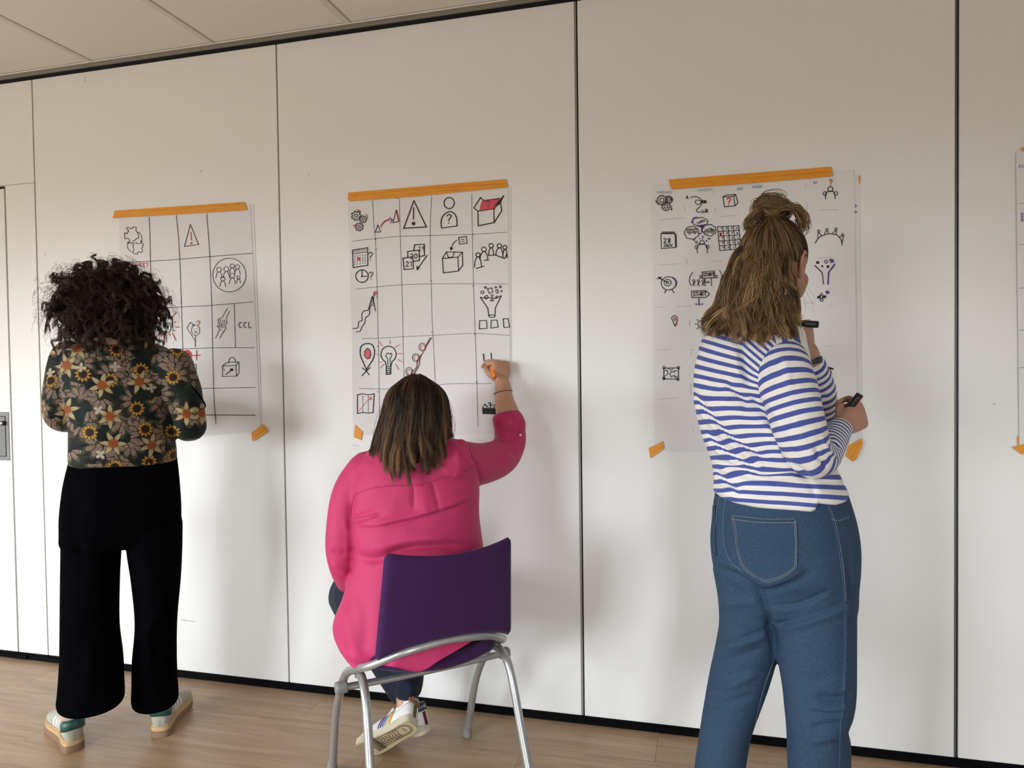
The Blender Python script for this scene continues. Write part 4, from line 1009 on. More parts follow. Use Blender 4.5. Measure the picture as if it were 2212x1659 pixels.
# scuffs on the partition
sc = Pad(wb, 0, 0, 1.0, -0.0003)
sc.begin('scuff_mark'); sc.cur = {}
for L, w_ in (([(183, 167), (183.5, 177)], 1.2), ([(392, 1339), (405, 1341), (421, 1343)], 1.5), ([(432, 369), (437, 371)], 2), ([(761, 961), (775, 963)], 1), ([(2146, 874), (2150, 872)], 2), ([(666, 378), (669, 377)], 1.5), ([(97, 548), (98, 551)], 2)):
    sc.stroke(L, w_, 'pencil')
sc.end()

# ------------------------------------------------------------------ chair (local u = right, v = forward, w = up)
LAT, CFW = np.array([.745, .667, 0]), np.array([-.667, .745, 0])
LAT, CFW = LAT/np.linalg.norm(LAT), CFW/np.linalg.norm(CFW)
CC = np.array([.7856, -.498, 0.0])
def CH(u, v, w): return CC+LAT*u+CFW*v+np.array([0, 0, w])
def chv(px, py, v):
    d = ray(px, py); t = ((CC+CFW*v-CAM)@CFW)/(d@CFW); return CAM+d*t
chair = empty('meeting_chair', tuple(CC))
tag(chair, 'stackable chair with purple fabric back and silver tube legs', 'chair')
half = [(.236, .212, .012), (.236, .205, .035), (.237, .140, .22), (.237, .065, .335), (.236, .0, .402), (.228, -.075, .440), (.203, -.15, .474), (.135, -.207, .514), (.06, -.222, .528)]
P = [CH(-u, v, w) for u, v, w in half]+[CH(0, -.226, .532)]+[CH(u, v, w) for u, v, w in half[::-1]]
rr = [.0125]*4+[.0125]*2+[.0115]*3; rr = rr+[.0095]+rr[::-1]
V, F = tube(P, rr, m=130, n=14); own(mesh_obj('arch_frame', V, F, M['silver']), chair)
for s in (-1, 1):
    q = [(s*.214, -.055, .418), (s*.217, -.10, .421), (s*.221, -.145, .395), (s*.224, -.175, .335), (s*.228, -.208, .235), (s*.232, -.25, .12), (s*.236, -.292, .012)]
    V, F = tube([CH(*a) for a in q], .0125, m=50, n=14); own(mesh_obj('leg', V, F, M['silver']), chair)
    for a in ((s*.236, .212, .0), (s*.236, -.294, .0)):
        c0 = CH(*a); dv = CFW*(0.02 if a[1] > 0 else -0.02)
        V, F = loft([(c0+dv*.2+np.array([0, 0, .001]), LAT*.015, CFW*.021), (c0+dv*.2+np.array([0, 0, .010]), LAT*.016, CFW*.021), (c0+np.array([0, 0, .028]), LAT*.0155, CFW*.0165), (c0-dv*.15+np.array([0, 0, .040]), LAT*.014, CFW*.014)], m=14, n=16)
        own(mesh_obj('foot_cap', V, F, M['greyplastic']), chair)
    V, F = tube([CH(s*.214, -.05, .408), CH(s*.2165, -.056, .438)], .011, m=3, n=12); own(mesh_obj('weld_bracket', V, F, M['silver']), chair)
V, F = tube([CH(-.262, -.018, .370), CH(-.1, -.018, .366), CH(.1, -.018, .366), CH(.275, -.018, .370)], .0125, m=20, n=14, flat=0.8)
bar = own(mesh_obj('cross_bar', V, F, M['silver']), chair)
for s, e in ((-1, .262), (1, .275)):
    V, F = loft([(CH(s*(e-.022), -.018, .371), CFW*.0165, np.array([0, 0, .0155])), (CH(s*(e+.004), -.018, .371), CFW*.0175, np.array([0, 0, .0165])), (CH(s*(e+.012), -.018, .371), CFW*.015, np.array([0, 0, .014]))], m=10, n=14, power=3)
    own(mesh_obj('link_end', V, F, M['greyplastic']), chair)
# upholstered back: concave shell, arched lower edge
def shell(fn, nu, nv, thick, name, mat, parent):
    G = np.array([[fn(i/(nu-1), j/(nv-1)) for j in range(nv)] for i in range(nu)])
    du = np.gradient(G, axis=0); dv = np.gradient(G, axis=1); N = np.cross(du, dv); N /= np.linalg.norm(N, axis=2)[..., None]
    ii, jj = np.meshgrid(np.linspace(-1, 1, nu), np.linspace(-1, 1, nv), indexing='ij')
    ed = np.clip(np.minimum((1-np.abs(ii))*nu/5, (1-np.abs(jj))*nv/5), 0, 1); th = thick/2*np.sqrt(1-(1-ed)**2)+0.0012
    Va = G+N*th[..., None]; Vb = G-N*th[..., None]
    V = np.vstack([Va.reshape(-1, 3), Vb.reshape(-1, 3)]); o = nu*nv; F = []
    for i in range(nu-1):
        for j in range(nv-1):
            a, b, c, d_ = i*nv+j, (i+1)*nv+j, (i+1)*nv+j+1, i*nv+j+1
            F += [(a, b, c, d_), (a+o, d_+o, c+o, b+o)]
    rim = [i*nv for i in range(nu)]+[(nu-1)*nv+j for j in range(1, nv)]+[i*nv+nv-1 for i in range(nu-2, -1, -1)]+[j for j in range(nv-2, 0, -1)]
    F += [(a, a+o, b+o, b) for a, b in zip(rim, rim[1:]+rim[:1])]
    return own(mesh_obj(name, V, F, mat), parent)
def backfn(a, b):
    s = 2*a-1; r = 0.022
    hw = .207-(.207-.188)*b
    if b > .93 or b < .07:                       # rounded corners
        k = (b-.93)/.07 if b > .93 else (.07-b)/.07
        hw -= .010*(1-math.sqrt(max(0, 1-k*k)))
    bot = .5385-.030*s*s-.006*abs(s)**6; top = .784+.020*s*s
    w = bot+(top-bot)*b
    v = -.196-.026*(1-s*s)-.046*b
    return CH(s*hw, v, w)
shell(backfn, 41, 33, .020, 'backrest', M['purple'], chair)
def seatfn(a, b):
    s = 2*a-1; v = -.205+.43*b
    hw = .196+.01*math.sin(b*math.pi)
    if b < .25: hw -= .085*(1-math.sqrt(max(0, 1-((.25-b)/.25)**2)))
    if b > .85: hw -= .04*(1-math.sqrt(max(0, 1-((b-.85)/.15)**2)))
    w = .452+.030*s*s*(1-.6*b)-.012*math.sin(b*math.pi)-(.03*((b-.85)/.15)**2 if b > .85 else 0)+(.012*((.12-b)/.12)**2 if b < .12 else 0)
    return CH(s*hw, v+.03*s*s*(1 if b < .3 else -.5)*(.5), w)
shell(seatfn, 33, 33, .036, 'seat', M['purple'], chair)

# ------------------------------------------------------------------ building people
def basis(fwd, up=(0, 0, 1)):
    f = unit(fwd); u = np.asarray(up, float); u = unit(u-f*(u@f)); return np.cross(f, u), f, u     # right, forward, up
def head_parts(c, fwd, up=(0, 0, 1), k=1.0):
    R_, F_, U_ = basis(fwd, up)
    W = lambda x, y, z: c+k*(R_*x+F_*y+U_*z)
    rows = [(-.112, .020, .088, .055), (-.104, .036, .095, .030), (-.085, .050, .098, -.012), (-.05, .062, .096, -.058), (-.01, .070, .094, -.086), (.03, .074, .091, -.096), (.065, .071, .085, -.094), (.095, .056, .062, -.074), (.112, .034, .034, -.044), (.118, .010, .008, -.014)]
    parts = [loft([(W(0, (f+b)/2, z), R_*w*k, F_*(f-b)/2*k) for z, w, f, b in rows], m=36, n=32)]
    parts.append(capsule([W(0, .092, .022), W(0, .103, .0), W(0, .113, -.020)], [.008*k, .009*k, .012*k]))                     # nose
    parts.append(capsule([W(-.011, .098, -.025), W(.011, .098, -.025)], [.009*k, .009*k]))                                   # nostrils
    parts.append(capsule([W(-.02, .092, -.058), W(0, .097, -.056), W(.02, .092, -.058)], [.005*k, .007*k, .005*k]))           # lips
    parts.append(capsule([W(-.018, .091, -.068), W(0, .096, -.069), W(.018, .091, -.068)], [.005*k, .007*k, .005*k]))
    for s in (-1, 1):
        parts.append(capsule([W(s*.012, .094, .022), W(s*.032, .090, .028), W(s*.052, .075, .022)], [.006*k, .007*k, .006*k]))  # brow
        parts.append(capsule([W(s*.042, .072, -.018), W(s*.050, .056, -.030), W(s*.046, .050, -.062)], [.020*k, .021*k, .018*k]))                             # cheek
        e = [(.071, .008, -.030), (.077, .004, -.012), (.083, -.004, .012), (.086, -.016, .026), (.087, -.028, .020), (.085, -.030, .0), (.079, -.020, -.020), (.074, -.006, -.034)]
        parts.append(capsule([W(s*x, y, z) for x, y, z in e], [.0055*k]*len(e)))                                              # ear rim
        parts.append(capsule([W(s*.074, -.004, -.026), W(s*.077, -.010, .010)], [.010*k, .011*k]))
    parts.append(capsule([W(0, -.025, -.075), W(0, -.035, -.125), W(0, -.045, -.19)], [.054*k, .052*k, .060*k]))             # neck
    return parts, W, (R_, F_, U_)
def eyes(c, W, B, parent, k=1.0):
    for s in (-1, 1):
        V, F = ball(W(s*.031, .080, .008), .0115*k); e = own(mesh_obj('eye', V, F, M['eyewhite']), parent)
        V, F = ball(W(s*.031, .0885, .008), .0048*k); i = own(mesh_obj('iris', V, F, M['iris']), parent); i.parent = e; i.matrix_parent_inverse = Matrix()
def hand_parts(W0, Y, Z, right=True, curls=None, thumb=None, k=1.0, spread=(0.10, 0.03, -0.03, -0.10)):
    """W0 wrist, Y towards the knuckles, Z out of the back of the hand"""
    Y = unit(Y); Z = np.asarray(Z, float); Z = unit(Z-Y*(Z@Y)); X = np.cross(Z, Y) if right else np.cross(Y, Z)
    T = lambda x, y, z: W0+k*(X*x+Y*y+Z*z)
    parts = [loft([(T(0, -.012, 0), X*.026*k, Z*.019*k), (T(.001, .012, 0), X*.029*k, Z*.018*k), (T(.003, .045, -.001), X*.039*k, Z*.016*k), (T(.001, .078, -.001), X*.041*k, Z*.0135*k), (T(0, .092, -.003), X*.038*k, Z*.010*k)], m=18, n=24, power=2.4)]
    curls = curls or [(35, 45, 30)]*4
    base = ((.030, .086), (.010, .092), (-.010, .089), (-.028, .080)); lens = ((.040, .025, .021), (.044, .028, .022), (.041, .026, .021), (.032, .020, .019)); rad = (.0088, .009, .0086, .0076)
    tips = []
    for (bx, by), L, r, cu, sp in zip(base, lens, rad, curls, spread):
        p = np.array([bx, by-.012, -.001]); pts = [p.copy()]; a = 0
        for i, l in enumerate(L):
            a += math.radians(cu[i]); st = np.array([sp*(1 if a < 1.4 else -.6), math.cos(a), -math.sin(a)]); st /= np.linalg.norm(st)
            p = p+st*(l+(.012 if i == 0 else 0)); pts.append(p.copy())
        parts.append(capsule([T(*q) for q in pts], [r*1.08*k, r*k, r*.93*k, r*.82*k], n=14)); tips.append(T(*pts[-1]))
    th = thumb or [(.022, .018, -.006), (.042, .040, -.012), (.050, .066, -.020), (.046, .090, -.030)]
    parts.append(capsule([T(*q) for q in th], [.0135*k, .0115*k, .0098*k, .0085*k], n=14))
    return parts, T, tips
def finish_body(name, parts, mat, root, voxel=0.0042, smooth=4):
    V, F = remesh(parts, voxel, smooth)
    o = own(mesh_obj(name, V, F, mat), root); return o, V, F
def shoe(root, O, fwd, up, k=1.0, style='a', right=True, name='sneaker'):
    """O = centre of the heel on the sole, parts under a shoe Empty"""
    R_, F_, U_ = basis(fwd, up)
    T = lambda x, y, z: np.asarray(O)+k*(R_*x+F_*y+U_*z)
    sgn = 1 if right else -1                       # inner side towards the other foot
    e = empty(name, tuple(O)); own(e, root)
    outl = [(-.0005, .004), (.001, .014), (.006, .0235), (.017, .0305), (.045, .0335), (.10, .033), (.15, .039), (.19, .043), (.225, .040), (.25, .028), (.262, .010)]
    def bend(y): return -sgn*.010*math.sin(max(0, y)/.26*math.pi)
    def slab(z0, z1, grow, name_, mat, zz=None):
        O2 = catmull(np.array(outl), 44); ring = [(bend(y)+(w_+grow), y+(grow if y > .2 else (-grow if y < .01 else 0))) for y, w_ in O2]+[(bend(y)-(w_+grow), y+(grow if y > .2 else (-grow if y < .01 else 0))) for y, w_ in O2[::-1]]
        n = len(ring); V = [T(x, y, z0+.012*max(0, (y-.20)/.06)**2) for x, y in ring]+[T(x, y, z1+.010*max(0, (y-.20)/.06)**2) for x, y in ring]
        V = V+V                                    # side wall on its own vertices: crisp rims, smooth wall
        F = [tuple(range(n)), tuple(range(2*n-1, n-1, -1))]+[(2*n+i, 3*n+i, 3*n+(i+1) % n, 2*n+(i+1) % n) for i in range(n)]
        o = mesh_obj(name_, V, F, mat)
        return own(o, e)
    if style == 'a':
        slab(0, .022, .002, 'outsole', M['gum']); slab(.022, .036, .001, 'foxing', M['gumlight']); slab(.036, .042, -.001, 'welt', M['gumlight']); h0 = .038
    else:
        slab(0, .005, .0005, 'outsole', M['tread']); slab(.005, .032, .001, 'sidewall', M['rubber']); h0 = .028
    h = h0
    # upper: cross-sections along the foot
    rows = [(-.0005, .010, .050, .0), (.004, .021, .060, .0), (.016, .0295, .066, .0), (.04, .0325, .064, .0), (.075, .032, .058, .0), (.105, .033, .060, .0), (.14, .037, .056, .0), (.18, .0405, .042, .0), (.215, .038, .030, .0), (.245, .026, .021, .0), (.258, .010, .010, .0)]
    V, F = loft([(T(bend(y), y, h+hh*.5-.004), R_*w_*k, U_*(hh*.5+.004)*k) for y, w_, hh, _ in rows], m=44, n=36, power=2.7)
    N0 = np.asarray(V); up_o = own(mesh_obj('upper', V, F, M['suede' if style == 'a' else 'whiteleather']), e)
    bv = bvh_of(V, F)
    def side(pts, s, wdt, name_, mat, off=.0012, top=False):
        """strap on the flank: pts (y,z) swept from the sole up"""
        P_ = catmull(np.array(pts, float), 14); rows_ = []
        for y, z in P_:
            r_ = []
            for dy in (-wdt/2, 0, wdt/2):
                o_ = T(bend(y)+s*.12, y+dy, h+z); q = bv.ray_cast(Vector(o_), Vector(-s*R_))
                p_ = np.array(q[0])+R_*s*off if q[0] is not None else None
                if p_ is not None and abs((p_-T(bend(y), y, 0))@R_) > .050*k: p_ = None
                r_.append(p_)
            if all(a is not None for a in r_): rows_.append(r_)
        if len(rows_) < 2: return
        V = np.array(rows_).reshape(-1, 3); m_ = len(rows_)
        Vb = V-R_*s*.003; V2 = np.vstack([V, Vb]); o_ = m_*3
        F = [(i*3+j, i*3+j+1, (i+1)*3+j+1, (i+1)*3+j) for i in range(m_-1) for j in range(2)]
        F += [(i*3, (i+1)*3, (i+1)*3+o_, i*3+o_) for i in range(m_-1)]+[(i*3+2, i*3+2+o_, (i+1)*3+2+o_, (i+1)*3+2) for i in range(m_-1)]
        return own(mesh_obj(name_, V2, F, mat), e)
    if style == 'a':
        for s in (-1, 1):
            for j in range(3): side([(.108+j*.021, -.002), (.098+j*.021, .022), (.088+j*.021, .046)], s, .0105, 'stripe', M['whiteleather'])
        # heel counter
        prof = [(.034, .060, .042), (.026, .062, .034), (.0, .066, .032), (-.006, .067, .032)]
        rows_ = []
        for a in np.linspace(-1, 1, 21):
            ang = a*2.0; x = .0335*math.sin(ang*.9)*1.02; y = .030-.0335*math.cos(ang*.9); y = max(y, -.0015)
            yy = abs(a); lo = .034+.004*math.cos(a*3.1); hi = .0665+.004*(1-yy)-.010*max(0, yy-.55)*2
            if yy > .8: lo = .040
            rows_.append([T(x*1.05+bend(y), y-.0025, h+lo), T(x*1.05+bend(y), y-.0035, h+(lo+hi)/2), T(x*.92+bend(y), y-.001, h+hi), T(x*.80+bend(y), y+.004, h+hi-.004)])
        V = np.array(rows_).reshape(-1, 3); F = [(i*4+j, i*4+j+1, (i+1)*4+j+1, (i+1)*4+j) for i in range(20) for j in range(3)]
        o = own(mesh_obj('heel_tab', V, F, M['greenleather']), e); md = o.modifiers.new('t', 'SOLIDIFY'); md.thickness = .0015
    else:
        cs = [('orange', .086), ('yellow', .096), ('greygreen', .106), ('blue', .116), ('violet', .126), ('blue', .136)]
        for s in (-1, 1):
            for nm, y0 in cs: side([(y0+.018, -.002), (y0+.006, .022), (y0-.004, .046)], s, .0062, 'stripe', M['str_'+nm])
    # collar opening: dark lining and sock
    V, F = loft([(T(bend(.055), .055, h+.046), R_*.024*k, F_*.042*k), (T(bend(.055), .055, h+.064), R_*.026*k, F_*.044*k), (T(bend(.05), .050, h+.069), R_*.0275*k, F_*.045*k)], m=8, n=28)
    own(mesh_obj('collar_lining', V, F, M['suede' if style == 'a' else 'whiteleather']), e)
    V, F = loft([(T(bend(.05), .060, h+.05), R_*.023*k, F_*.038*k), (T(bend(.05), .053, h+.075), R_*.0235*k, F_*.036*k), (T(bend(.05), .046, h+.093), R_*.026*k, F_*.033*k)], m=10, n=24)
    own(mesh_obj('sock', V, F, M['sock_black' if style == 'a' else 'sock_white']), e)
    # tongue and laces
    V, F = loft([(T(bend(.15), .158, h+.050), R_*.018*k, U_*.006*k), (T(bend(.12), .125, h+.063), R_*.020*k, U_*.006*k), (T(bend(.1), .100, h+.078), R_*.022*k, U_*.005*k)], m=10, n=16)
    own(mesh_obj('tongue', V, F, M['suede' if style == 'a' else 'whiteleather']), e)
    for j in range(5):
        y = .112+j*.013; z = h+.068-j*.0052
        V, F = tube([T(bend(y)-.022, y, z-.006), T(bend(y), y+.003, z+.005), T(bend(y)+.022, y, z-.006)], .0022*k, m=9, n=6)
        own(mesh_obj('lace', V, F, M['suede' if style == 'a' else 'whiteleather']), e)
    return e, T, h, side

def guides_hair(G, n, m, rng, jit=0.006, wave=0.006, wfreq=2.2, depth=0.03, r0=0.0008, lenv=0.12, clump=60, tone=(0.1, 0.7), curl_end=0.0, gather=0.0):
    """strands blended between neighbouring guide locks"""
    G = np.array([[A(*p) for p in g] for g in G])                 # (k, c, 3)
    k = len(G); GG = np.array([catmull(g, 40) for g in G])
    cl = rng.uniform(0, k-1.001, clump); cph = rng.uniform(0, 6.28, (clump, 3)); ctone = rng.uniform(-.34, .40, clump); cend = rng.uniform(-1, 1, (clump, 3)); cfr = rng.uniform(.7, 1.3, clump); clen = rng.uniform(1-lenv, 1.0, clump)
    ci = rng.integers(0, clump, n); g = np.clip(cl[ci]+rng.normal(0, .17, n), 0, k-1.001)
    i0 = g.astype(int); u = (g-i0)[:, None, None]
    S = GG[i0]*(1-u)+GG[i0+1]*u                                    # (n,40,3)
    ln = clen[ci]*rng.uniform(1-lenv*.5, 1.0, n); t0 = rng.uniform(0, .25, n)
    tt = t0[:, None]+(ln-t0)[:, None]*np.linspace(0, 1, m)[None]
    f = tt*39; a = np.clip(f.astype(int), 0, 38); fr = (f-a)[..., None]
    P = S[np.arange(n)[:, None], a]*(1-fr)+S[np.arange(n)[:, None], a+1]*fr
    q = np.linspace(0, 1, m)[None, :, None]
    if gather > 0:                                     # strands of a lock draw together towards the tip
        gc = cl[ci]; j0 = gc.astype(int); uc = (gc-j0)[:, None, None]; Sc = GG[j0]*(1-uc)+GG[j0+1]*uc
        Pc = Sc[np.arange(n)[:, None], a]*(1-fr)+Sc[np.arange(n)[:, None], a+1]*fr
        wq = gather*np.clip((q-.15)/.6, 0, 1); P = P*(1-wq)+Pc*wq
    P = P+rng.normal(0, jit, (n, 1, 3))*(.15+.85*q)*(1-.5*gather*q)
    P = P+FWD*(rng.uniform(0, 1, (n, 1, 1))**1.5*depth)
    ph = cph[ci]
    for ax in range(3):
        P[..., ax] += wave*q[..., 0]**.7*np.sin(wfreq*cfr[ci][:, None]*6.28*tt+ph[:, ax][:, None]+rng.normal(0, .25, (n, 1)))
    P += curl_end*(q**3)*cend[ci][:, None]
    R = r0*rng.uniform(.7, 1.4, (n, 1))*np.clip(1.15-np.linspace(0, 1, m)[None]**3*.9, .2, 1)
    tn = np.clip(tone[0]+(tone[1]-tone[0])*np.linspace(0, 1, m)[None]+ctone[ci][:, None]+rng.normal(0, .08, (n, 1)), 0, 1)
    return P, R, tn

# ------------------------------------------------------------------ person with curly hair (standing, back to the room)
pr1 = empty('person', (float(A(255, 1000, 2.5)[0]), float(A(255, 1000, 2.5)[1]), 0))
tag(pr1, 'person with dark curly hair in floral blouse and wide black trousers, standing at flipchart sheet', 'person')
D1 = 2.47
vdir = unit((A(240, 800, 1)-CAM)*np.array([1, 1, 0]))
hp, W1, B1 = head_parts(A(236, 652, 2.46), vdir, (0, 0, 1), 1.0)
armL = [(150, 775, 2.47, .062), (135, 830, 2.46, .057), (128, 875, 2.45, .053), (131, 901, 2.47, .048), (158, 908, 2.57, .042)]
armR = [(378, 790, 2.47, .062), (397, 850, 2.46, .058), (408, 900, 2.46, .054), (411, 922, 2.47, .051), (392, 920, 2.58, .043)]
def path(lst): return [A(*q[:3]) for q in lst], [q[3] for q in lst]
bp = list(hp)
bp.append(loft([sec(735, 205, 305, D1, .10), sec(765, 160, 350, D1, .14), sec(850, 165, 360, D1, .17), sec(950, 175, 355, D1, .17), sec(1060, 165, 365, D1, .20), sec(1150, 165, 365, D1, .18)], m=30, n=30))
handsp = []
for arm, wr, kn, rgt in ((armL, A(225, 880, 2.72), A(252, 868, 2.79), False), (armR, A(335, 880, 2.74), A(318, 850, 2.80), True)):
    p, r = path(arm); bp.append(capsule(p, [x*.72 for x in r])); bp.append(capsule([p[-1], (p[-1]+wr)/2, wr], [.036, .034, .027]))
    h_, T_, tips = hand_parts(wr, kn-wr, (0, 0, 1) if not rgt else CAM-wr, rgt, [(55, 60, 40)]*4); bp += h_
oL = atZ(172, 1627, 0)+np.array([-.026, .004, .001]); oR = atZ(337, 1597, 0)+np.array([.004, .012, .001])
fL1, fR1 = unit((-.86, .50, 0)), unit((-.36, .93, 0)); aL, aR = oL+fL1*.058, oR+fR1*.058
for hip, knee, an in ((A(210, 1130, 2.47), A(200, 1330, 2.45), aL), (A(325, 1130, 2.49), A(330, 1330, 2.52), aR)):
    an = an.copy(); an[2] = .095
    bp.append(capsule([hip, knee, (knee+an)/2, an], [.075, .055, .046, .026]))
b1, bV, bF = finish_body('body', bp, M['skin1'], pr1)
eyes(None, W1, B1, pr1)
# blouse
tor = loft([sec(727, 214, 300, D1, .12), sec(742, 168, 338, D1, .17), sec(758, 142, 372, D1, .21), sec(800, 134, 390, D1, .25), sec(850, 139, 386, D1, .265), sec(900, 147, 381, D1, .265), sec(945, 150, 380, D1, .265), sec(978, 149, 386, D1, .28), sec(996, 151, 386, D1, .275), sec(1000, 156, 380, D1, .25)], m=50, n=56, power=2.25)
pL, rL = path(armL); pR, rR = path(armR)
col_ = loft([sec(706, 218, 296, D1-.005, .125), sec(735, 212, 304, D1-.01, .135)], m=6, n=30)
V, F = remesh([tor, col_, capsule(pL, rL), capsule(pR, rR)], .0058, 5)
fo = [([(170, 905), (250, 915), (370, 890)], 9, .006, 'roll'), ([(152, 955), (240, 962), (380, 940)], 8, .007, 'roll'), ([(150, 975), (260, 972), (384, 962)], 6, -.005), ([(155, 985), (250, 988), (380, 985)], 6, .006),
      ([(180, 935), (260, 940), (340, 925)], 7, .004), ([(150, 860), (175, 905), (178, 950)], 8, -.006), ([(372, 850), (360, 900), (362, 950)], 8, -.006), ([(200, 865), (300, 880), (372, 860)], 12, .004),
      ([(110, 870), (130, 895), (150, 900)], 6, -.006), ([(395, 880), (420, 895), (438, 890)], 6, -.006), ([(390, 905), (415, 925), (440, 915)], 5, -.005), ([(170, 800), (240, 806), (330, 803), (372, 803)], 3, -.0025), ([(215, 735), (255, 741), (300, 736)], 3, -.004)]
V = folds(V, F, fo); N = normals(V, F); V = V+N*(0.0016*noise3(V, 55, 3))[:, None]
bl = own(mesh_obj('blouse', V, F, M['floral']), pr1)
def near_path(V, P, r):
    P = catmull(np.array(P), 40); d = np.linalg.norm(V[:, None]-P[None], axis=2); i = d.argmin(1); return d.min(1), i, P
c0 = tor[0].mean(0); pat = np.zeros((len(V), 3))
rp = np.array([vdir[1], -vdir[0], 0])
lx = (V-c0)@rp; ly = (V-c0)@vdir
pat[:, 0] = lx*1.05+(ly+.06)*np.sign(lx)*np.clip((np.abs(lx)-.215)/.04, 0, 1)*.9; pat[:, 1] = V[:, 2]+.35*np.clip(ly, 0, .2)
for P_, s_, off in ():
    d_, i_, PP = near_path(V, P_, None); lat_ = np.abs(lx)
    on = (d_ < .075) & (s_*lx > .155+0.06*np.clip((V[:, 2]-1.28)/.1, 0, 1))
    T_, N_, B_ = frames(PP); e_ = V-PP[i_]
    pat[on, 0] = off+np.arctan2((e_*N_[i_]).sum(1), (e_*B_[i_]).sum(1))[on]*.055
    pat[on, 1] = i_[on]/39*.26
attr(bl, 'pat', pat)
bv1 = bvh_of(V, F)
# sleeve tab on the right sleeve, hanging free as a loop
V, F = tube([A(412, 832, 2.41), A(424, 846, 2.40), A(440, 868, 2.40), A(443, 880, 2.41), A(432, 884, 2.41)], .0034, m=24, n=8, flat=.4); own(mesh_obj('sleeve_tab', V, F, M['velvet']), pr1)
for L in ([(170, 802), (240, 805), (330, 804), (370, 800)],):
    t_ = surf_line(bv1, L, .0004, .0002)
    if t_: own(mesh_obj('yoke_seam', t_[0], t_[1], M['velvet']), pr1)
# wide velvet trousers
hipl = loft([sec(982, 153, 385, 2.475, .25), sec(1040, 139, 392, 2.475, .29), sec(1100, 132, 396, 2.475, .33, .01), sec(1140, 131, 396, 2.475, .32), sec(1165, 132, 395, 2.475, .27), sec(1176, 150, 380, 2.475, .2)], m=36, n=48, power=2.3)
legL = loft([sec(1130, 131, 262, 2.47, .27), sec(1190, 131, 264, 2.46, .25), sec(1250, 130, 261, 2.455, .24), sec(1350, 129, 260, 2.45, .23), sec(1420, 128, 268, 2.45, .24), sec(1480, 124, 271, 2.45, .26), sec(1510, 121, 272, 2.45, .275), sec(1516, 126, 268, 2.45, .26)], m=44, n=44, power=2.2)
legR = loft([sec(1130, 268, 396, 2.49, .26), sec(1190, 274, 395, 2.50, .25), sec(1250, 283, 392, 2.51, .23), sec(1340, 291, 384, 2.53, .21), sec(1420, 285, 383, 2.55, .22), sec(1470, 284, 385, 2.575, .235), sec(1508, 283, 387, 2.585, .24), sec(1514, 287, 383, 2.585, .22)], m=44, n=44, power=2.2)
V, F = remesh([hipl, legL, legR], .0065, 4)
V = folds(V, F, [([(175, 1050), (165, 1150), (185, 1240)], 14, -.008), ([(350, 1330), (322, 1360), (330, 1500)], 9, .012), ([(300, 1420), (305, 1510)], 7, -.014), ([(200, 1380), (190, 1500)], 14, .010), ([(240, 1400), (245, 1510)], 10, -.008)])
own(mesh_obj('trousers', V, F, M['velvet']), pr1)
# sneakers
shoe(pr1, oL, fL1, (0, 0, 1), 1.02, 'a', False)
shoe(pr1, oR, fR1, (0, 0, 1), 1.02, 'a', True)
# hair: dark mass plus corkscrew strands
rng = np.random.default_rng(11)
C1 = A(235, 655, 2.44); hr = unit(np.cross(vdir, (0, 0, 1.0)))
def curl_R(d):
    x, y, z = d@hr, d@vdir, d[:, 2]
    return 1/np.sqrt((x/.192)**2+(y/.17)**2+(z/np.where(z > 0, .160, .162))**2)
mV, mF = ball((0, 0, 0), 1.0, 48, 32)
dn = mV/np.linalg.norm(mV, axis=1)[:, None]
mV = C1+dn*(curl_R(dn)*.78+.010*noise3(dn*.2, 70, 2))[:, None]+np.array([0, 0, -.012])
own(mesh_obj('hair_mass', mV, mF, M['hair1b']), pr1)
def ringlets(n_lock, per, m, spread, amp_r, turn_r, rad, seed, ext=(.80, 1.06), fly=False):
    rng = np.random.default_rng(seed)
    d = rng.normal(size=(n_lock*3, 3)); d /= np.linalg.norm(d, axis=1)[:, None]
    d = d[(d[:, 2] > -.80) & ((d@vdir) < .70)][:n_lock]; k = len(d)
    Rr = curl_R(d)*rng.uniform(*ext, k); st = rng.uniform(.40, .75, k)*Rr
    tg = np.cross(d, rng.normal(size=(k, 3))); tg /= np.linalg.norm(tg, axis=1)[:, None]; bt = np.cross(d, tg)
    t = np.linspace(0, 1, m)[None, :, None]; tq = t[..., 0]
    base = C1+d[:, None]*(st[:, None, None]+(Rr-st)[:, None, None]*np.sin(t*1.8)/math.sin(1.8))
    base = base+tg[:, None]*(rng.normal(0, .028, k)[:, None, None]*t)+np.array([0, 0, -1.0])*(rng.uniform(.01, .07, k)[:, None, None]*t**2)
    turn = rng.uniform(*turn_r, k)[:, None]; amp = rng.uniform(*amp_r, k)[:, None]; ph = rng.uniform(0, 6.28, k)[:, None]
    tone = np.clip(rng.normal(.40, .24, k), 0, 1)
    rep = np.repeat(np.arange(k), per); n = len(rep)
    dph = rng.normal(0, .35, (n, 1)); da = rng.uniform(.75, 1.2, (n, 1))
    ang = turn[rep]*6.28*tq+ph[rep]+dph
    env = tq**.35
    P = base[rep]+rng.normal(0, spread, (n, 1, 3))*(1.0-.45*t)
    P = P+tg[rep][:, None]*(amp[rep]*da*np.cos(ang)*env)[..., None]+bt[rep][:, None]*(amp[rep]*da*np.sin(ang)*env)[..., None]
    R = rng.uniform(*rad, (n, 1))*(1.1-.6*tq)
    return P, R, np.clip(tone[rep]+rng.normal(0, .12, n), 0, 1)
S1 = ringlets(300, 16, 26, .0032, (.006, .014), (1.1, 2.6), (.0005, .0010), 3)
S2 = ringlets(1100, 1, 26, .002, (.004, .016), (1.0, 3.2), (.0003, .0006), 4, (.85, 1.17))
strands('hair', np.vstack([S1[0], S2[0]]), np.vstack([S1[1], S2[1]]), np.concatenate([S1[2], S2[2]]), M['hair1'], pr1)

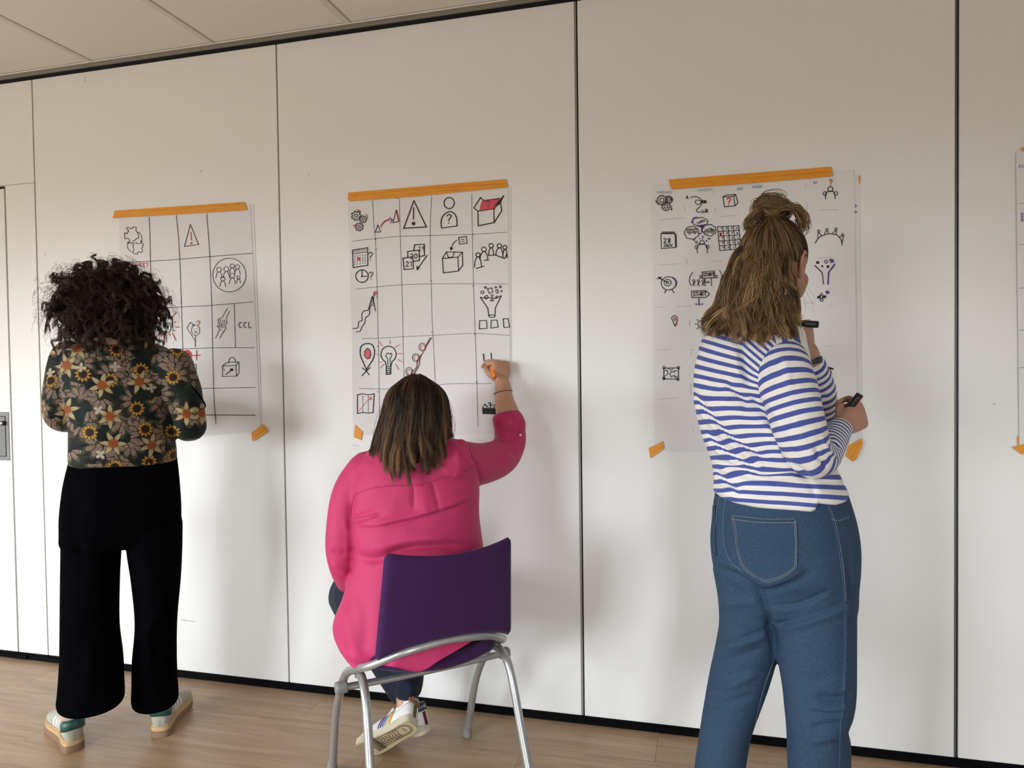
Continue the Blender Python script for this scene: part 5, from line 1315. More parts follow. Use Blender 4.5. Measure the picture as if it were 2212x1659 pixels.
# ------------------------------------------------------------------ seated person in pink
pr2 = empty('person', (float(CC[0]), float(CC[1]), 0))
tag(pr2, 'person in raspberry pink blouse sitting on purple chair, drawing with an orange pen', 'person')
v2 = unit((A(890, 900, 1)-CAM)*np.array([1, 1, 0]))
hp, W2, B2 = head_parts(A(895, 905, 2.24), v2+np.array([.12, .1, 0]), (0.02, 0.03, 1), 1.0)
armR2 = [(972, 1000, 2.22, .078), (1030, 1003, 2.33, .070), (1080, 988, 2.42, .062), (1101, 958, 2.475, .056), (1101, 928, 2.495, .054), (1101, 912, 2.50, .053)]
armL2 = [(795, 1020, 2.25, .068), (763, 1062, 2.24, .062), (745, 1120, 2.22, .055), (739, 1185, 2.21, .050), (743, 1226, 2.24, .045), (752, 1256, 2.33, .038)]
pA, rA = path(armR2); pB, rB = path(armL2)
bp = list(hp)
bp.append(loft([sec(955, 840, 960, 2.25, .12), sec(1000, 810, 990, 2.25, .17), sec(1150, 800, 1005, 2.24, .20), sec(1300, 790, 1010, 2.23, .24), sec(1400, 800, 1000, 2.21, .24)], m=30, n=30))
bp.append(capsule(pA[:4], [x*.62 for x in rA[:4]]))
bp.append(capsule([A(1102, 930, 2.49), A(1098, 900, 2.505), A(1090, 866, 2.535), A(1086, 832, 2.558)], [.036, .0425, .034, .029]))
wr2 = A(1086, 829, 2.562)
tocam = unit((CAM-wr2)*np.array([1, 1, .3])); rv = RGT
kn2 = A(1082, 778, 2.582)
h2, T2, tips2 = hand_parts(wr2, kn2-wr2, tocam*.86+rv*.50, True, [(62, 34, 15), (64, 58, 25), (60, 85, 40), (58, 90, 45)], [(.020, .016, -.006), (.044, .036, -.014), (.052, .062, -.030), (.034, .082, -.046)], .93)
bp += h2
bp.append(capsule(pB, [x*.7 for x in rB])); wl2 = A(792, 1275, 2.50)
bp.append(capsule([pB[-1], wl2], [.034, .026])); h3, _, _ = hand_parts(wl2, A(840, 1292, 2.56)-wl2, (0, 0, 1), False); bp += h3
# legs: thighs along the seat, shins tucked under it
hipR, hipL_ = CH(.09, .02, .53), CH(-.07, .02, .53)
knR, knL = CH(.10, .38, .50), CH(-.12, .40, .50)
awayv = unit(FWD*np.array([1, 1, 0])); rgv = unit(np.array([awayv[1], -awayv[0], 0])); upz = np.array([0, 0, 1.0])
def dirv(r_, a_, u_): return unit(rgv*r_+awayv*a_+upz*u_)
fN, uN = dirv(-.80, .28, -.53), dirv(-.05, .88, .46); oN = A(893, 1566, 2.315)
fF, uF = dirv(-.80, .48, -.34), dirv(-.30, .25, .92); oF = A(926, 1582, 2.40)
anR, anL = oN+fN*.050+uN*.098, oF+fF*.052+uF*.098
for a_, b_, c_ in ((hipR, knR, anR), (hipL_, knL, anL)): bp.append(capsule([a_, (a_+b_)/2, b_, (b_+c_)/2, c_], [.075, .068, .052, .042, .026]))
body2, _, _ = finish_body('body', bp, M['skin2'], pr2, .0036, 3)
eyes(None, W2, B2, pr2)
# blouse
tor = loft([sec(940, 850, 955, 2.25, .13), sec(958, 815, 990, 2.25, .18), sec(985, 786, 1015, 2.25, .22), sec(1020, 768, 1030, 2.25, .26), sec(1060, 758, 1037, 2.25, .285), sec(1100, 756, 1036, 2.25, .295), sec(1150, 757, 1040, 2.245, .30), sec(1190, 761, 1046, 2.24, .31),
            sec(1230, 758, 1050, 2.235, .32), sec(1280, 742, 1058, 2.23, .34), sec(1330, 722, 1062, 2.225, .35), sec(1362, 724, 1050, 2.21, .33), sec(1388, 733, 960, 2.17, .29), sec(1410, 745, 870, 2.12, .22), sec(1424, 757, 830, 2.10, .17), sec(1433, 770, 808, 2.10, .12)], m=66, n=60, power=2.25)
cuff = loft([(A(1100, 925, 2.495), RGT*.056+np.array([0, 0, -.008]), -FWD*.054), (A(1100, 908, 2.50), RGT*.058+np.array([0, 0, -.010]), -FWD*.056), (A(1101, 903, 2.50), RGT*.057+np.array([0, 0, -.010]), -FWD*.055)], m=8, n=36)
V, F = remesh([tor, capsule(pA, rA), capsule(pB, rB), cuff], .0055, 6)
yoke = [(770, 1066), (800, 1056), (831, 1051), (870, 1049), (909, 1048), (951, 1034), (990, 1022), (1031, 1004)]
fo = [(yoke, 8, .004, 'step'), ([(891, 1042), (892, 1068), (893, 1105)], 4, -.005), ([(932, 1034), (939, 1066), (950, 1108)], 4, -.005), ([(910, 1040), (915, 1070), (922, 1120)], 13, .004),
      ([(757, 1120), (790, 1112), (819, 1104)], 6, .010, 'roll'), ([(1038, 1068), (981, 1096), (906, 1120), (849, 1133), (810, 1141), (770, 1142)], 8, .010, 'roll'), ([(1034, 1040), (960, 1075), (880, 1100)], 12, .005),
      ([(764, 1196), (800, 1209), (831, 1203), (867, 1187), (951, 1180), (1020, 1180)], 9, -.016), ([(770, 1180), (830, 1180), (900, 1165), (1000, 1160)], 15, .010), ([(840, 1195), (900, 1180), (1015, 1176)], 5, -.006),
      ([(770, 1170), (830, 1150), (900, 1140)], 12, .004), ([(770, 1062), (759, 1092), (757, 1120), (760, 1206), (750, 1258)], 6, -.012), ([(1012, 955), (1019, 985), (1031, 1003), (1040, 1050)], 5, -.006),
      ([(990, 945), (1005, 965), (1014, 990)], 6, .007), ([(975, 950), (985, 970), (990, 1000)], 6, .005), ([(1066, 948), (1090, 952), (1110, 945), (1130, 925)], 4, -.007), ([(1068, 930), (1095, 938), (1120, 930)], 5, .006), ([(1072, 914), (1100, 921), (1126, 917)], 4, -.0035),
      ([(1100, 975), (1120, 985), (1130, 975)], 6, -.005), ([(1050, 1020), (1085, 1005), (1110, 985)], 9, .004), ([(713, 1190), (735, 1200), (750, 1190)], 6, -.005), ([(715, 1215), (735, 1228), (752, 1240)], 6, .006), ([(740, 1120), (752, 1150), (748, 1200)], 6, .004),
      ([(770, 1260), (790, 1330), (785, 1420)], 14, -.006), ([(745, 1300), (755, 1370), (775, 1425)], 11, .006), ([(725, 1340), (735, 1390), (760, 1428)], 7, -.005), ([(810, 1150), (860, 1080)], 14, .003), ([(780, 1040), (770, 1020), (800, 995)], 9, .003)]
V = folds(V, F, fo); N = normals(V, F); V = V+N*(0.0013*noise3(V, 38, 5))[:, None]
E2 = edges_of(F); V = laplace(V, E2, 1)
own(mesh_obj('blouse', V, F, M['pinkcloth']), pr2)
bv2 = bvh_of(V, F)
def cords(bv, lst, root, name, mat, r=.0008, off=.0005):
    for L in lst:
        t_ = surf_line(bv, L, r, off)
        if t_: own(mesh_obj(name, t_[0], t_[1], mat), root)
cords(bv2, [yoke, [(891, 1052), (892, 1075), (893, 1092)], [(932, 1044), (939, 1070), (946, 1093)], [(1012, 958), (1020, 986), (1031, 1003), (1040, 1045)], [(769, 1064), (760, 1090), (757, 1115)]], pr2, 'seam', M['pinkseam'])
# sleeve tab with button
tb = [hit(bv2, x, y, .003) for x, y in ((1127, 908), (1126, 916), (1125, 924), (1124, 932), (1123.5, 941))]
tb = np.array([q for q in tb if q is not None])
if len(tb) > 2:
    V, F = tube(tb, .0062, n=10, flat=.35); tb_o = own(mesh_obj('sleeve_tab', V, F, M['pinkcloth']), pr2)
    q = tb[-1]+unit(CAM-tb[-1])*.004
    V, F = tube([q, q+unit(CAM-q)*.002], .0045, m=2, n=14, smooth=False); own(mesh_obj('button', V, F, M['button']), pr2)
# shirt tail hanging between the chair back and the seat
top = [(816, 1420), (850, 1398), (900, 1385), (950, 1376), (1000, 1370), (1045, 1368)]; bot = [(815, 1435), (850, 1441), (905, 1451), (950, 1426), (1000, 1397), (1040, 1372)]
rows = [catmull(np.array(top, float), 30), catmull((np.array(top, float)+np.array(bot, float))/2, 30), catmull(np.array(bot, float), 30)]
vv = (-.186, -.208, -.224)
def tail_v(px, k):                      # follows the arch of the frame, a little in front of it at the top
    u = (px-945)/700.0; return -np.interp(abs(u), [0, .06, .135, .203], [.226, .222, .207, .15])+(.020, .010, .0)[k]
G = np.array([[chv(p[0], p[1], tail_v(p[0], k)) for p in r_] for k, r_ in enumerate(rows)])
G = np.array([catmull(G[:, i], 8) for i in range(30)])
V = np.vstack([G.reshape(-1, 3), (G+CFW*.004).reshape(-1, 3)]); F = []
for i in range(29):
    for j in range(7): F += [(i*8+j, i*8+j+1, (i+1)*8+j+1, (i+1)*8+j), (240+i*8+j, 240+(i+1)*8+j, 240+(i+1)*8+j+1, 240+i*8+j+1)]
for i in range(29): F.append((i*8+7, (i+1)*8+7, 240+(i+1)*8+7, 240+i*8+7))
own(mesh_obj('shirt_tail', V, F, M['pinkcloth']), pr2)
# navy trousers
def leg2(h_, k_, a_, r, cut):
    e_ = k_+(a_-k_)*cut
    return capsule([h_, (h_+k_)/2, k_, (k_+e_)/2, e_], r)
V, F = remesh([leg2(hipR, knR, anR, [.095, .092, .078, .068, .060], .84), leg2(hipL_, knL, anL, [.095, .095, .078, .062, .048], .88), capsule([hipR, hipL_], [.095, .095]), capsule([CH(-.115, .12, .555), CH(-.15, .27, .545)], [.062, .064])], .0065, 4)
V = folds(V, F, [([(850, 1470), (848, 1500), (858, 1520)], 8, -.010), ([(890, 1470), (885, 1500), (900, 1520)], 8, .008), ([(915, 1480), (905, 1510)], 6, -.008)])
own(mesh_obj('trousers', V, F, M['navy']), pr2)
# bracelet
th = np.linspace(0, 2*np.pi, 28); bc = A(1087, 848, 2.549); ax = unit(kn2-wr2); e1 = unit(np.cross(ax, tocam)); e2 = np.cross(e1, ax)
V, F = tube([bc+e1*.0325*math.cos(a)+e2*.0325*math.sin(a)+ax*.0035*math.cos(a+.5) for a in th], .0014, n=8, smooth=False); own(mesh_obj('bracelet', V, F, M['band']), pr2)
# sneakers
eN, TN, hN, sdN = shoe(pr2, oN, fN, uN, .93, 'b', False)
eF, TF, hF, sdF = shoe(pr2, oF, fF, uF, .90, 'b', True)
def heel_bits(e, T, h, tabmat, patmat, txt):
    V, F = loft([(T(0, .006, h+.052), (T(1, 0, 0)-T(0, 0, 0))*.024, (T(0, 1, 0)-T(0, 0, 0))*.012), (T(0, .008, h+.067), (T(1, 0, 0)-T(0, 0, 0))*.0265, (T(0, 1, 0)-T(0, 0, 0))*.014), (T(0, .012, h+.079), (T(1, 0, 0)-T(0, 0, 0))*.025, (T(0, 1, 0)-T(0, 0, 0))*.012)], m=12, n=24)
    tabo = own(mesh_obj('heel_tab', V, F, tabmat), e)
    rows_ = []
    for z in np.linspace(.0, .047, 6):
        rows_.append([T(x, -.0028+.5*x*x/.02, h+z) for x in (-.0085, 0, .0085)])
    V = np.array(rows_).reshape(-1, 3); F = [(i*3+j, i*3+j+1, (i+1)*3+j+1, (i+1)*3+j) for i in range(5) for j in range(2)]
    o = own(mesh_obj('heel_stripe', V, F, patmat), e); md = o.modifiers.new('t', 'SOLIDIFY'); md.thickness = .002
    parts = []                                     # raised lettering on the tab
    cx = -.019
    for ch in txt:
        for st_ in Pad.FONT[ch]:
            pts = [tuple(map(float, q.split(','))) for q in st_.split()]
            Q = [T(cx+px*.0006, -.0072+9*(cx+px*.0006)**2*1.3, h+.0715-py*.00105) for px, py in pts]
            parts.append(tube(Q, .0006, n=5, smooth=False))
        cx += .0066
    V, F = join(parts); own(mesh_obj('tab_lettering', V, F, M['whiteleather']), e)
heel_bits(eN, TN, hN, M['tabbrown'], M['olive'], 'CAVAL'); heel_bits(eF, TF, hF, M['tabnavy'], M['maroon'], 'CAVAL')
# tread of the raised shoe
parts = []
def sole_line(pts, r=.0009): parts.append(tube([TN(x, y, -.0006) for x, y in pts], r, n=6, smooth=False))
ring = lambda k_, y0, y1: [(k_*.026*math.cos(a)*(1 if math.sin(a) < 0 else 1), (.045 if math.sin(a) < 0 else y1)+(.032*k_*math.sin(a) if math.sin(a) < 0 else 0.0)) for a in np.linspace(math.pi, 2*math.pi, 20)]
sole_line([(-.027, .155)]+ring(1.0, 0, .15)+[(.027, .155)]); sole_line([(-.021, .10)]+ring(.8, 0, .1)+[(.021, .10)])
for j in range(7):
    y = .066+j*.0125; sole_line([(-.022, y+.004), (-.006, y), (.004, y+.009), (.022, y+.003)], .0011)
for j in range(13):
    x = -.033+j*.0055; sole_line([(x, .160), (x, .186)], .0013)
sole_line([(-.036, .157), (.036, .157)], .001); sole_line([(-.038, .190), (.038, .190)], .001)
V, F = join(parts); o = own(mesh_obj('tread_grooves', V, F, M['groove']), eN); o['kind'] = 'stuff'
parts = []; cx = -.011
for ch in 'JAUNE':
    for st_ in Pad.FONT[ch]:
        pts = [tuple(map(float, q.split(','))) for q in st_.split()]
        parts.append(tube([TN(-(cx+px*.0004), .040-py*.0006+.004, -.0006) for px, py in pts], .0004, n=5, smooth=False))
    cx += .0045
V, F = join(parts); own(mesh_obj('sole_lettering', V, F, M['groove']), eN)
# hair: brown bob
rng = np.random.default_rng(21)
G2_ = [[(880, 812, 2.25), (842, 842, 2.26), (827, 885, 2.26), (817, 935, 2.25), (811, 975, 2.24), (818, 1012, 2.22)],
       [(884, 810, 2.20), (850, 840, 2.18), (838, 885, 2.16), (828, 935, 2.15), (822, 982, 2.15), (828, 1024, 2.14)],
       [(890, 808, 2.18), (872, 836, 2.13), (862, 885, 2.11), (854, 940, 2.105), (850, 985, 2.10), (858, 1034, 2.105)],
       [(900, 806, 2.17), (898, 835, 2.12), (896, 885, 2.10), (891, 940, 2.095), (890, 985, 2.09), (892, 1040, 2.095)],
       [(908, 808, 2.18), (923, 836, 2.13), (929, 885, 2.11), (928, 940, 2.105), (926, 980, 2.105), (926, 1020, 2.11)],
       [(914, 811, 2.20), (946, 840, 2.18), (955, 882, 2.16), (956, 930, 2.15), (953, 968, 2.15), (950, 994, 2.155)],
       [(917, 813, 2.25), (957, 845, 2.26), (969, 885, 2.26), (971, 925, 2.25), (967, 955, 2.24), (961, 978, 2.23)],
       [(915, 813, 2.32), (955, 845, 2.36), (966, 885, 2.36), (968, 930, 2.35), (964, 960, 2.33), (960, 985, 2.31)]]
G2_.insert(0, [(882, 813, 2.32), (846, 845, 2.36), (832, 885, 2.36), (824, 935, 2.35), (818, 975, 2.33), (822, 1010, 2.31)])
mass = loft([sec(815, 875, 922, 2.25, .08), sec(830, 858, 942, 2.25, .17), sec(860, 842, 960, 2.25, .22), sec(900, 832, 964, 2.245, .235), sec(950, 824, 962, 2.235, .22), sec(985, 828, 950, 2.225, .19), sec(1003, 845, 935, 2.21, .15)], m=30, n=40)
own(mesh_obj('hair_mass', mass[0], mass[1], M['hair2b']), pr2)
P, R, tn = guides_hair(G2_, 6400, 22, rng, .0030, .0075, 1.2, .024, .0008, .13, 75, (.14, .74), .030, .75)
Pf, Rf, tf = guides_hair(G2_, 260, 22, rng, .009, .009, 1.2, .0, .00045, .12, 60, (.2, .6), .02, .3)
strands('hair', np.vstack([P, Pf]), np.vstack([R, Rf]), np.vstack([tn, tf]), M['hair2'], pr2)
# the orange pen in the hand
tip = atY(1054.5, 776, -.0095); end = A(1069, 814, 2.512)
pen = empty('felt_pen', tuple(tip)); tag(pen, 'orange felt pen held in hand of seated person', 'pen')
ax = unit(end-tip); L_ = np.linalg.norm(end-tip)
def pen_part(nm, a, b, r0, r1, mat, parent, n=20):
    V, F = tube([tip+ax*a, tip+ax*(a+b)/2, tip+ax*b], [r0, (r0+r1)/2, r1], m=5, n=n, smooth=False); return own(mesh_obj(nm, V, F, mat), parent)
def pen_part(nm, a, b, r0, r1, mat, parent, n=20):
    P_ = [tip+ax*(a+(b-a)*k_/4) for k_ in range(5)]
    V, F = tube(P_, [r0+(r1-r0)*k_/4 for k_ in range(5)], n=n, smooth=False); return own(mesh_obj(nm, V, F, mat), parent)
pen_part('nib', 0, .006, .0012, .0018, M['ink'], pen); pen_part('grip_cone', .006, .020, .0026, .0062, M['pen_orange'], pen); pen_part('barrel', .020, L_, .0068, .0080, M['pen_orange'], pen); pen_part('end_plug', L_, L_+.002, .0060, .0058, M['pen_orange_dark'], pen)

# ------------------------------------------------------------------ standing person in stripes
pr3 = empty('person', (float(A(1690, 1200, 1.9)[0]), float(A(1690, 1200, 1.9)[1]), 0))
tag(pr3, 'person in blue and white striped top and jeans, standing with two black markers', 'person')
v3 = unit((A(1690, 900, 1)-CAM)*np.array([1, 1, 0])); r3 = np.array([v3[1], -v3[0], 0])
face3 = unit(v3*.92+r3*.37+np.array([0, 0, -.14]))
hp, W3, B3 = head_parts(A(1671, 576, 1.89), face3, (0.02, 0.0, 1), 1.0)
armR3 = [(1668, 742, 1.885, .050), (1680, 772, 1.845, .068), (1694, 815, 1.80, .072), (1711, 870, 1.775, .068), (1729, 930, 1.76, .063), (1748, 982, 1.765, .055), (1772, 988, 1.79, .047), (1797, 953, 1.84, .038), (1813, 928, 1.87, .033)]
armL3 = [(1560, 760, 2.00, .068), (1650, 830, 2.10, .062), (1735, 880, 2.13, .058), (1768, 882, 2.10, .053), (1768, 842, 2.05, .047), (1758, 802, 2.01, .040), (1755, 793, 2.0, .038)]
pC, rC = path(armR3); pD, rD = path(armL3)
bp = list(hp)
bp.append(loft([sec(700, 1590, 1700, 1.91, .12), sec(750, 1540, 1725, 1.92, .17), sec(900, 1550, 1745, 1.93, .19), sec(1050, 1575, 1790, 1.91, .20), sec(1200, 1570, 1810, 1.90, .23), sec(1260, 1580, 1800, 1.90, .2)], m=30, n=30))
bp.append(capsule(pC[1:], [x*.72 for x in rC[1:]])); bp.append(capsule(pD, [x*.70 for x in rD]))
wrA = A(1815, 924, 1.875)
bp.append(capsule([A(1800, 948, 1.85), wrA], [.027, .027]))
yA = unit(r3*.72+v3*.55+np.array([0, 0, .40])); zA = -v3*.75+r3*.60-np.array([0, 0, .10])
hA, TA, tipsA = hand_parts(wrA-yA*.004, yA, zA, True, [(62, 85, 45), (66, 90, 45), (70, 92, 45), (72, 92, 45)], [(.018, .018, -.008), (.036, .036, -.022), (.034, .056, -.036), (.020, .070, -.042)], .98)
bp += hA
wrB = A(1745, 760, 1.965)
bp.append(capsule([A(1757, 800, 2.01), wrB], [.030, .028]))
yB = unit(-r3*.06+np.array([0, 0, 1.0])-v3*.08); zB = r3*.90-v3*.30
hB, TB, tipsB = hand_parts(wrB, yB, zB, False, [(75, 75, 40), (78, 82, 40), (80, 85, 40), (82, 85, 40)], [(.018, .018, -.008), (.034, .040, -.022), (.026, .066, -.034), (.010, .080, -.040)], .95)
# thumb side turned to the room
bp += hB
anA, anB = A(1545, 1800, 1.95), A(1770, 1800, 1.87); anA[2] = anB[2] = .09
for hp_, kn_, an_ in ((A(1620, 1240, 1.92), A(1588, 1480, 1.967), anA), (A(1760, 1240, 1.88), A(1770, 1480, 1.84), anB)): bp.append(capsule([hp_, kn_, (kn_+an_)/2, an_], [.075, .050, .045, .036]))
finish_body('body', bp, M['skin3'], pr3, .0036, 3)
eyes(None, W3, B3, pr3)
# striped top: body
tor = loft([sec(684, 1612, 1690, 1.90, .13), sec(700, 1560, 1722, 1.90, .18), sec(722, 1525, 1738, 1.905, .22), sec(760, 1507, 1746, 1.91, .25), sec(800, 1497, 1748, 1.915, .26), sec(850, 1496, 1752, 1.92, .265), sec(900, 1502, 1762, 1.92, .265), sec(950, 1516, 1776, 1.915, .265), sec(1000, 1534, 1800, 1.91, .27),
            sec(1040, 1538, 1819, 1.905, .285), sec(1070, 1537, 1829, 1.90, .30), sec(1087, 1540, 1831, 1.90, .30), sec(1092, 1546, 1824, 1.90, .28)], m=60, n=60, power=2.25)
V, F = remesh([tor, capsule(pD[:4], rD[:4])], .0055, 5)
fo = [([(1601, 742), (1606, 775), (1614, 810), (1622, 840)], 8, -.010), ([(1590, 740), (1592, 790), (1600, 830)], 11, .007), ([(1565, 826), (1592, 850), (1618, 874)], 8, .008, 'roll'), ([(1499, 840), (1515, 870), (1538, 898), (1576, 940), (1632, 979), (1662, 996)], 8, .010, 'roll'),
      ([(1524, 930), (1560, 968), (1607, 998), (1645, 1016)], 7, .009, 'roll'), ([(1545, 1002), (1599, 1011), (1648, 1026), (1710, 1020), (1745, 1030)], 7, .012, 'roll'), ([(1543, 1012), (1575, 1045), (1598, 1064)], 7, .008, 'roll'), ([(1700, 1000), (1740, 1030), (1800, 1010)], 7, -.008),
      ([(1640, 900), (1670, 940), (1690, 985)], 10, .006), ([(1620, 850), (1650, 890), (1668, 930)], 9, -.007), ([(1515, 760), (1530, 820), (1545, 870)], 14, -.004), ([(1750, 1040), (1757, 1065), (1762, 1090)], 4, -.004), ([(1780, 1020), (1810, 1035), (1826, 1030)], 6, .006), ([(1540, 1075), (1600, 1092), (1660, 1098)], 5, .003)]
V = folds(V, F, fo, 1.35); V = laplace(V, edges_of(F), 3); N = normals(V, F); V = V+N*(0.0016*noise3(V, 40, 9))[:, None]
# hem: drops at the back panel, notch at the side slit
U = pj(V); hem = np.interp(U[:, 0], [1530, 1560, 1600, 1650, 1700, 1750, 1762, 1768, 1800, 1840], [1062, 1070, 1074, 1077, 1079, 1080, 1075, 1062, 1070, 1068])
lowm = np.clip((U[:, 1]-1045)/45, 0, 1); V[:, 2] -= lowm*(hem-1089)/818*(1.0)
shirt = own(mesh_obj('striped_top', V, F, M['stripe']), pr3)
U = pj(V); u_, w_ = U[:, 0], U[:, 1]
k_ = np.interp(w_, [680, 750, 850, 950, 1030, 1090], [.30, .28, .14, .02, .02, .07])
s_ = (w_-k_*(u_-1600))/818.0
ex = np.clip(u_-1603, 0, 90)*np.interp(w_, [700, 800, 850], [.62, .62, 0.0]); s_ -= ex/818.0
s_ -= 0.0016*np.clip(u_-1690, 0, 150)/10*np.interp(w_, [850, 950, 1040], [1, 1, 0])*-.6
for L_, a_, w2 in (([(1499, 840), (1515, 870), (1538, 898), (1576, 940), (1632, 979), (1662, 996)], .0075, 26), ([(1565, 826), (1592, 850), (1618, 874)], .005, 20), ([(1524, 930), (1560, 968), (1607, 998), (1645, 1016)], .007, 22),
                   ([(1545, 1002), (1599, 1011), (1648, 1026), (1710, 1020), (1745, 1030)], .007, 20), ([(1543, 1012), (1575, 1045), (1598, 1064)], .006, 20), ([(1620, 850), (1650, 890), (1668, 930)], .004, 20)):
    d_, t_, g_ = seg_dist(U, catmull(np.array(L_, float), 30))          # cloth tucked into a fold: the stripes jump across it
    s_ += a_*np.tanh(d_*g_/2.5)*np.exp(-(d_/w2)**2)*np.clip(np.minimum(t_, 1-t_)*6, 0, 1)
yk = catmull(np.array([(1612, 660), (1628, 684), (1650, 712), (1672, 738), (1690, 757), (1715, 790)], float), 30)
dd, tt_, sd_ = seg_dist(U, yk)
attr(shirt, 'stripe', s_*1.2); attr(shirt, 'stripe2', (u_-.22*w_)/818.0*.80+.006); attr(shirt, 'zone', np.where(sd_ < 0, dd, -dd))
bv3 = bvh_of(V, F)
# sleeves, a cloth piece each
def sleeve(P_, r_, nm, cut, fo_, seed, s0=0.0):
    V, F = remesh([capsule(P_, r_)], .005, 4)
    V = folds(V, F, fo_); N = normals(V, F); V = V+N*(0.0012*noise3(V, 45, seed))[:, None]
    o = own(mesh_obj(nm, V, F, M['stripe']), pr3)
    PP = catmull(np.array(P_), 120); L = np.r_[0, np.cumsum(np.linalg.norm(np.diff(PP, axis=0), axis=1))]
    T_ = np.gradient(PP, axis=0); T_ /= np.linalg.norm(T_, axis=1)[:, None]
    i_ = np.linalg.norm(V[:, None]-PP[None], axis=2).argmin(1)
    s = L[i_]+((V-PP[i_])*T_[i_]).sum(1)
    E_ = edges_of(F); s = laplace(np.repeat(s[:, None], 3, 1), E_, 14)[:, 0]
    comp = np.interp(s, [0, cut, cut+.2], [0, cut, cut+.34])       # pushed-up cuff: stripes crowd
    attr(o, 'stripe', comp*1.2+s0); attr(o, 'stripe2', s); attr(o, 'zone', np.full(len(V), -1.0)); shirt_children.append(o)
    return V, F
shirt_children = []
Vs, Fs = sleeve(pC, rC, 'sleeve', .36, [([(1690, 1000), (1720, 1010), (1750, 1032)], 6, -.006), ([(1762, 960), (1772, 990), (1790, 1010)], 5, -.008), ([(1775, 945), (1790, 975), (1808, 990)], 4, .007), ([(1788, 930), (1803, 955), (1818, 970)], 4, -.006), ([(1640, 850), (1670, 880), (1690, 930)], 9, .004), ([(1690, 760), (1700, 800), (1705, 840)], 9, .004), ([(1720, 900), (1700, 950), (1720, 1000)], 9, -.004)], 13, .004)
bvs = bvh_of(Vs, Fs)
Vs2, Fs2 = sleeve(pD[3:], rD[3:], 'sleeve', 9, [([(1775, 850), (1785, 870)], 5, -.005)], 14, .013)
() and cords(bvs, [[(1624, 826), (1640, 800), (1662, 772), (1688, 757), (1712, 758), (1734, 768)]], pr3, 'armhole_seam', M['whitecloth'], .0007, .0003)
# jeans
hips = loft([sec(1058, 1542, 1828, 1.90, .27), sec(1090, 1536, 1838, 1.90, .285), sec(1130, 1532, 1848, 1.90, .30), sec(1170, 1530, 1853, 1.90, .32, .01), sec(1220, 1535, 1853, 1.90, .32, .012), sec(1260, 1546, 1851, 1.90, .29), sec(1300, 1551, 1850, 1.90, .26), sec(1330, 1570, 1840, 1.90, .2)], m=40, n=56, power=2.25)
lgL = loft([sec(1230, 1538, 1690, 1.925, .24), sec(1290, 1549, 1690, 1.93, .225), sec(1350, 1551, 1688, 1.94, .215), sec(1410, 1543, 1678, 1.955, .21), sec(1450, 1534, 1668, 1.965, .215), sec(1500, 1524, 1652, 1.97, .21), sec(1580, 1511, 1624, 1.97, .19), sec(1659, 1500, 1609, 1.97, .18), sec(1760, 1490, 1600, 1.965, .175), sec(1825, 1488, 1602, 1.96, .175)], m=50, n=40, power=2.2)
lgR = loft([sec(1230, 1660, 1853, 1.87, .27), sec(1290, 1666, 1851, 1.86, .26), sec(1350, 1670, 1850, 1.855, .25), sec(1420, 1677, 1850, 1.845, .235), sec(1490, 1689, 1849, 1.835, .22), sec(1530, 1693, 1843, 1.83, .21), sec(1565, 1696, 1831, 1.835, .20), sec(1600, 1698, 1838, 1.84, .20), sec(1659, 1700, 1838, 1.85, .19), sec(1760, 1706, 1830, 1.86, .185), sec(1812, 1706, 1830, 1.86, .185)], m=50, n=40, power=2.2)
V, F = remesh([hips, lgL, lgR], .006, 5)
fo = [([(1545, 1222), (1587, 1245), (1635, 1279), (1655, 1324), (1667, 1368), (1677, 1412)], 8, -.016), ([(1632, 1280), (1669, 1275), (1721, 1253), (1758, 1232)], 9, -.012), ([(1640, 1262), (1690, 1255), (1740, 1232)], 16, .010), ([(1665, 1352), (1721, 1340), (1796, 1314), (1840, 1290)], 10, .008, 'roll'), ([(1665, 1310), (1730, 1302), (1800, 1270)], 9, .005, 'roll'),
      ([(1552, 1390), (1600, 1380), (1662, 1358)], 9, .008, 'roll'), ([(1552, 1310), (1600, 1300), (1645, 1300)], 10, .006), ([(1540, 1430), (1590, 1420), (1650, 1400)], 8, -.007), ([(1530, 1480), (1580, 1480), (1640, 1450)], 8, .007), ([(1520, 1530), (1570, 1520), (1630, 1500)], 8, -.006),
      ([(1845, 1490), (1810, 1510), (1760, 1505)], 8, -.010), ([(1835, 1530), (1800, 1540), (1740, 1535)], 8, .009, 'roll'), ([(1832, 1560), (1800, 1565), (1745, 1575)], 7, -.008), ([(1836, 1600), (1800, 1592), (1750, 1605)], 8, .006), ([(1700, 1450), (1740, 1470), (1800, 1460)], 12, -.004), ([(1822, 1200), (1828, 1300), (1826, 1450), (1815, 1600)], 5, .004), ([(1832, 1180), (1838, 1300), (1838, 1420)], 6, -.006), ([(1570, 1090), (1560, 1140), (1562, 1190), (1590, 1225)], 7, -.007)]
V = folds(V, F, fo); N = normals(V, F); V = V+N*(0.0014*noise3(V, 42, 17))[:, None]
own(mesh_obj('jeans', V, F, M['denim']), pr3)
bj = bvh_of(V, F)
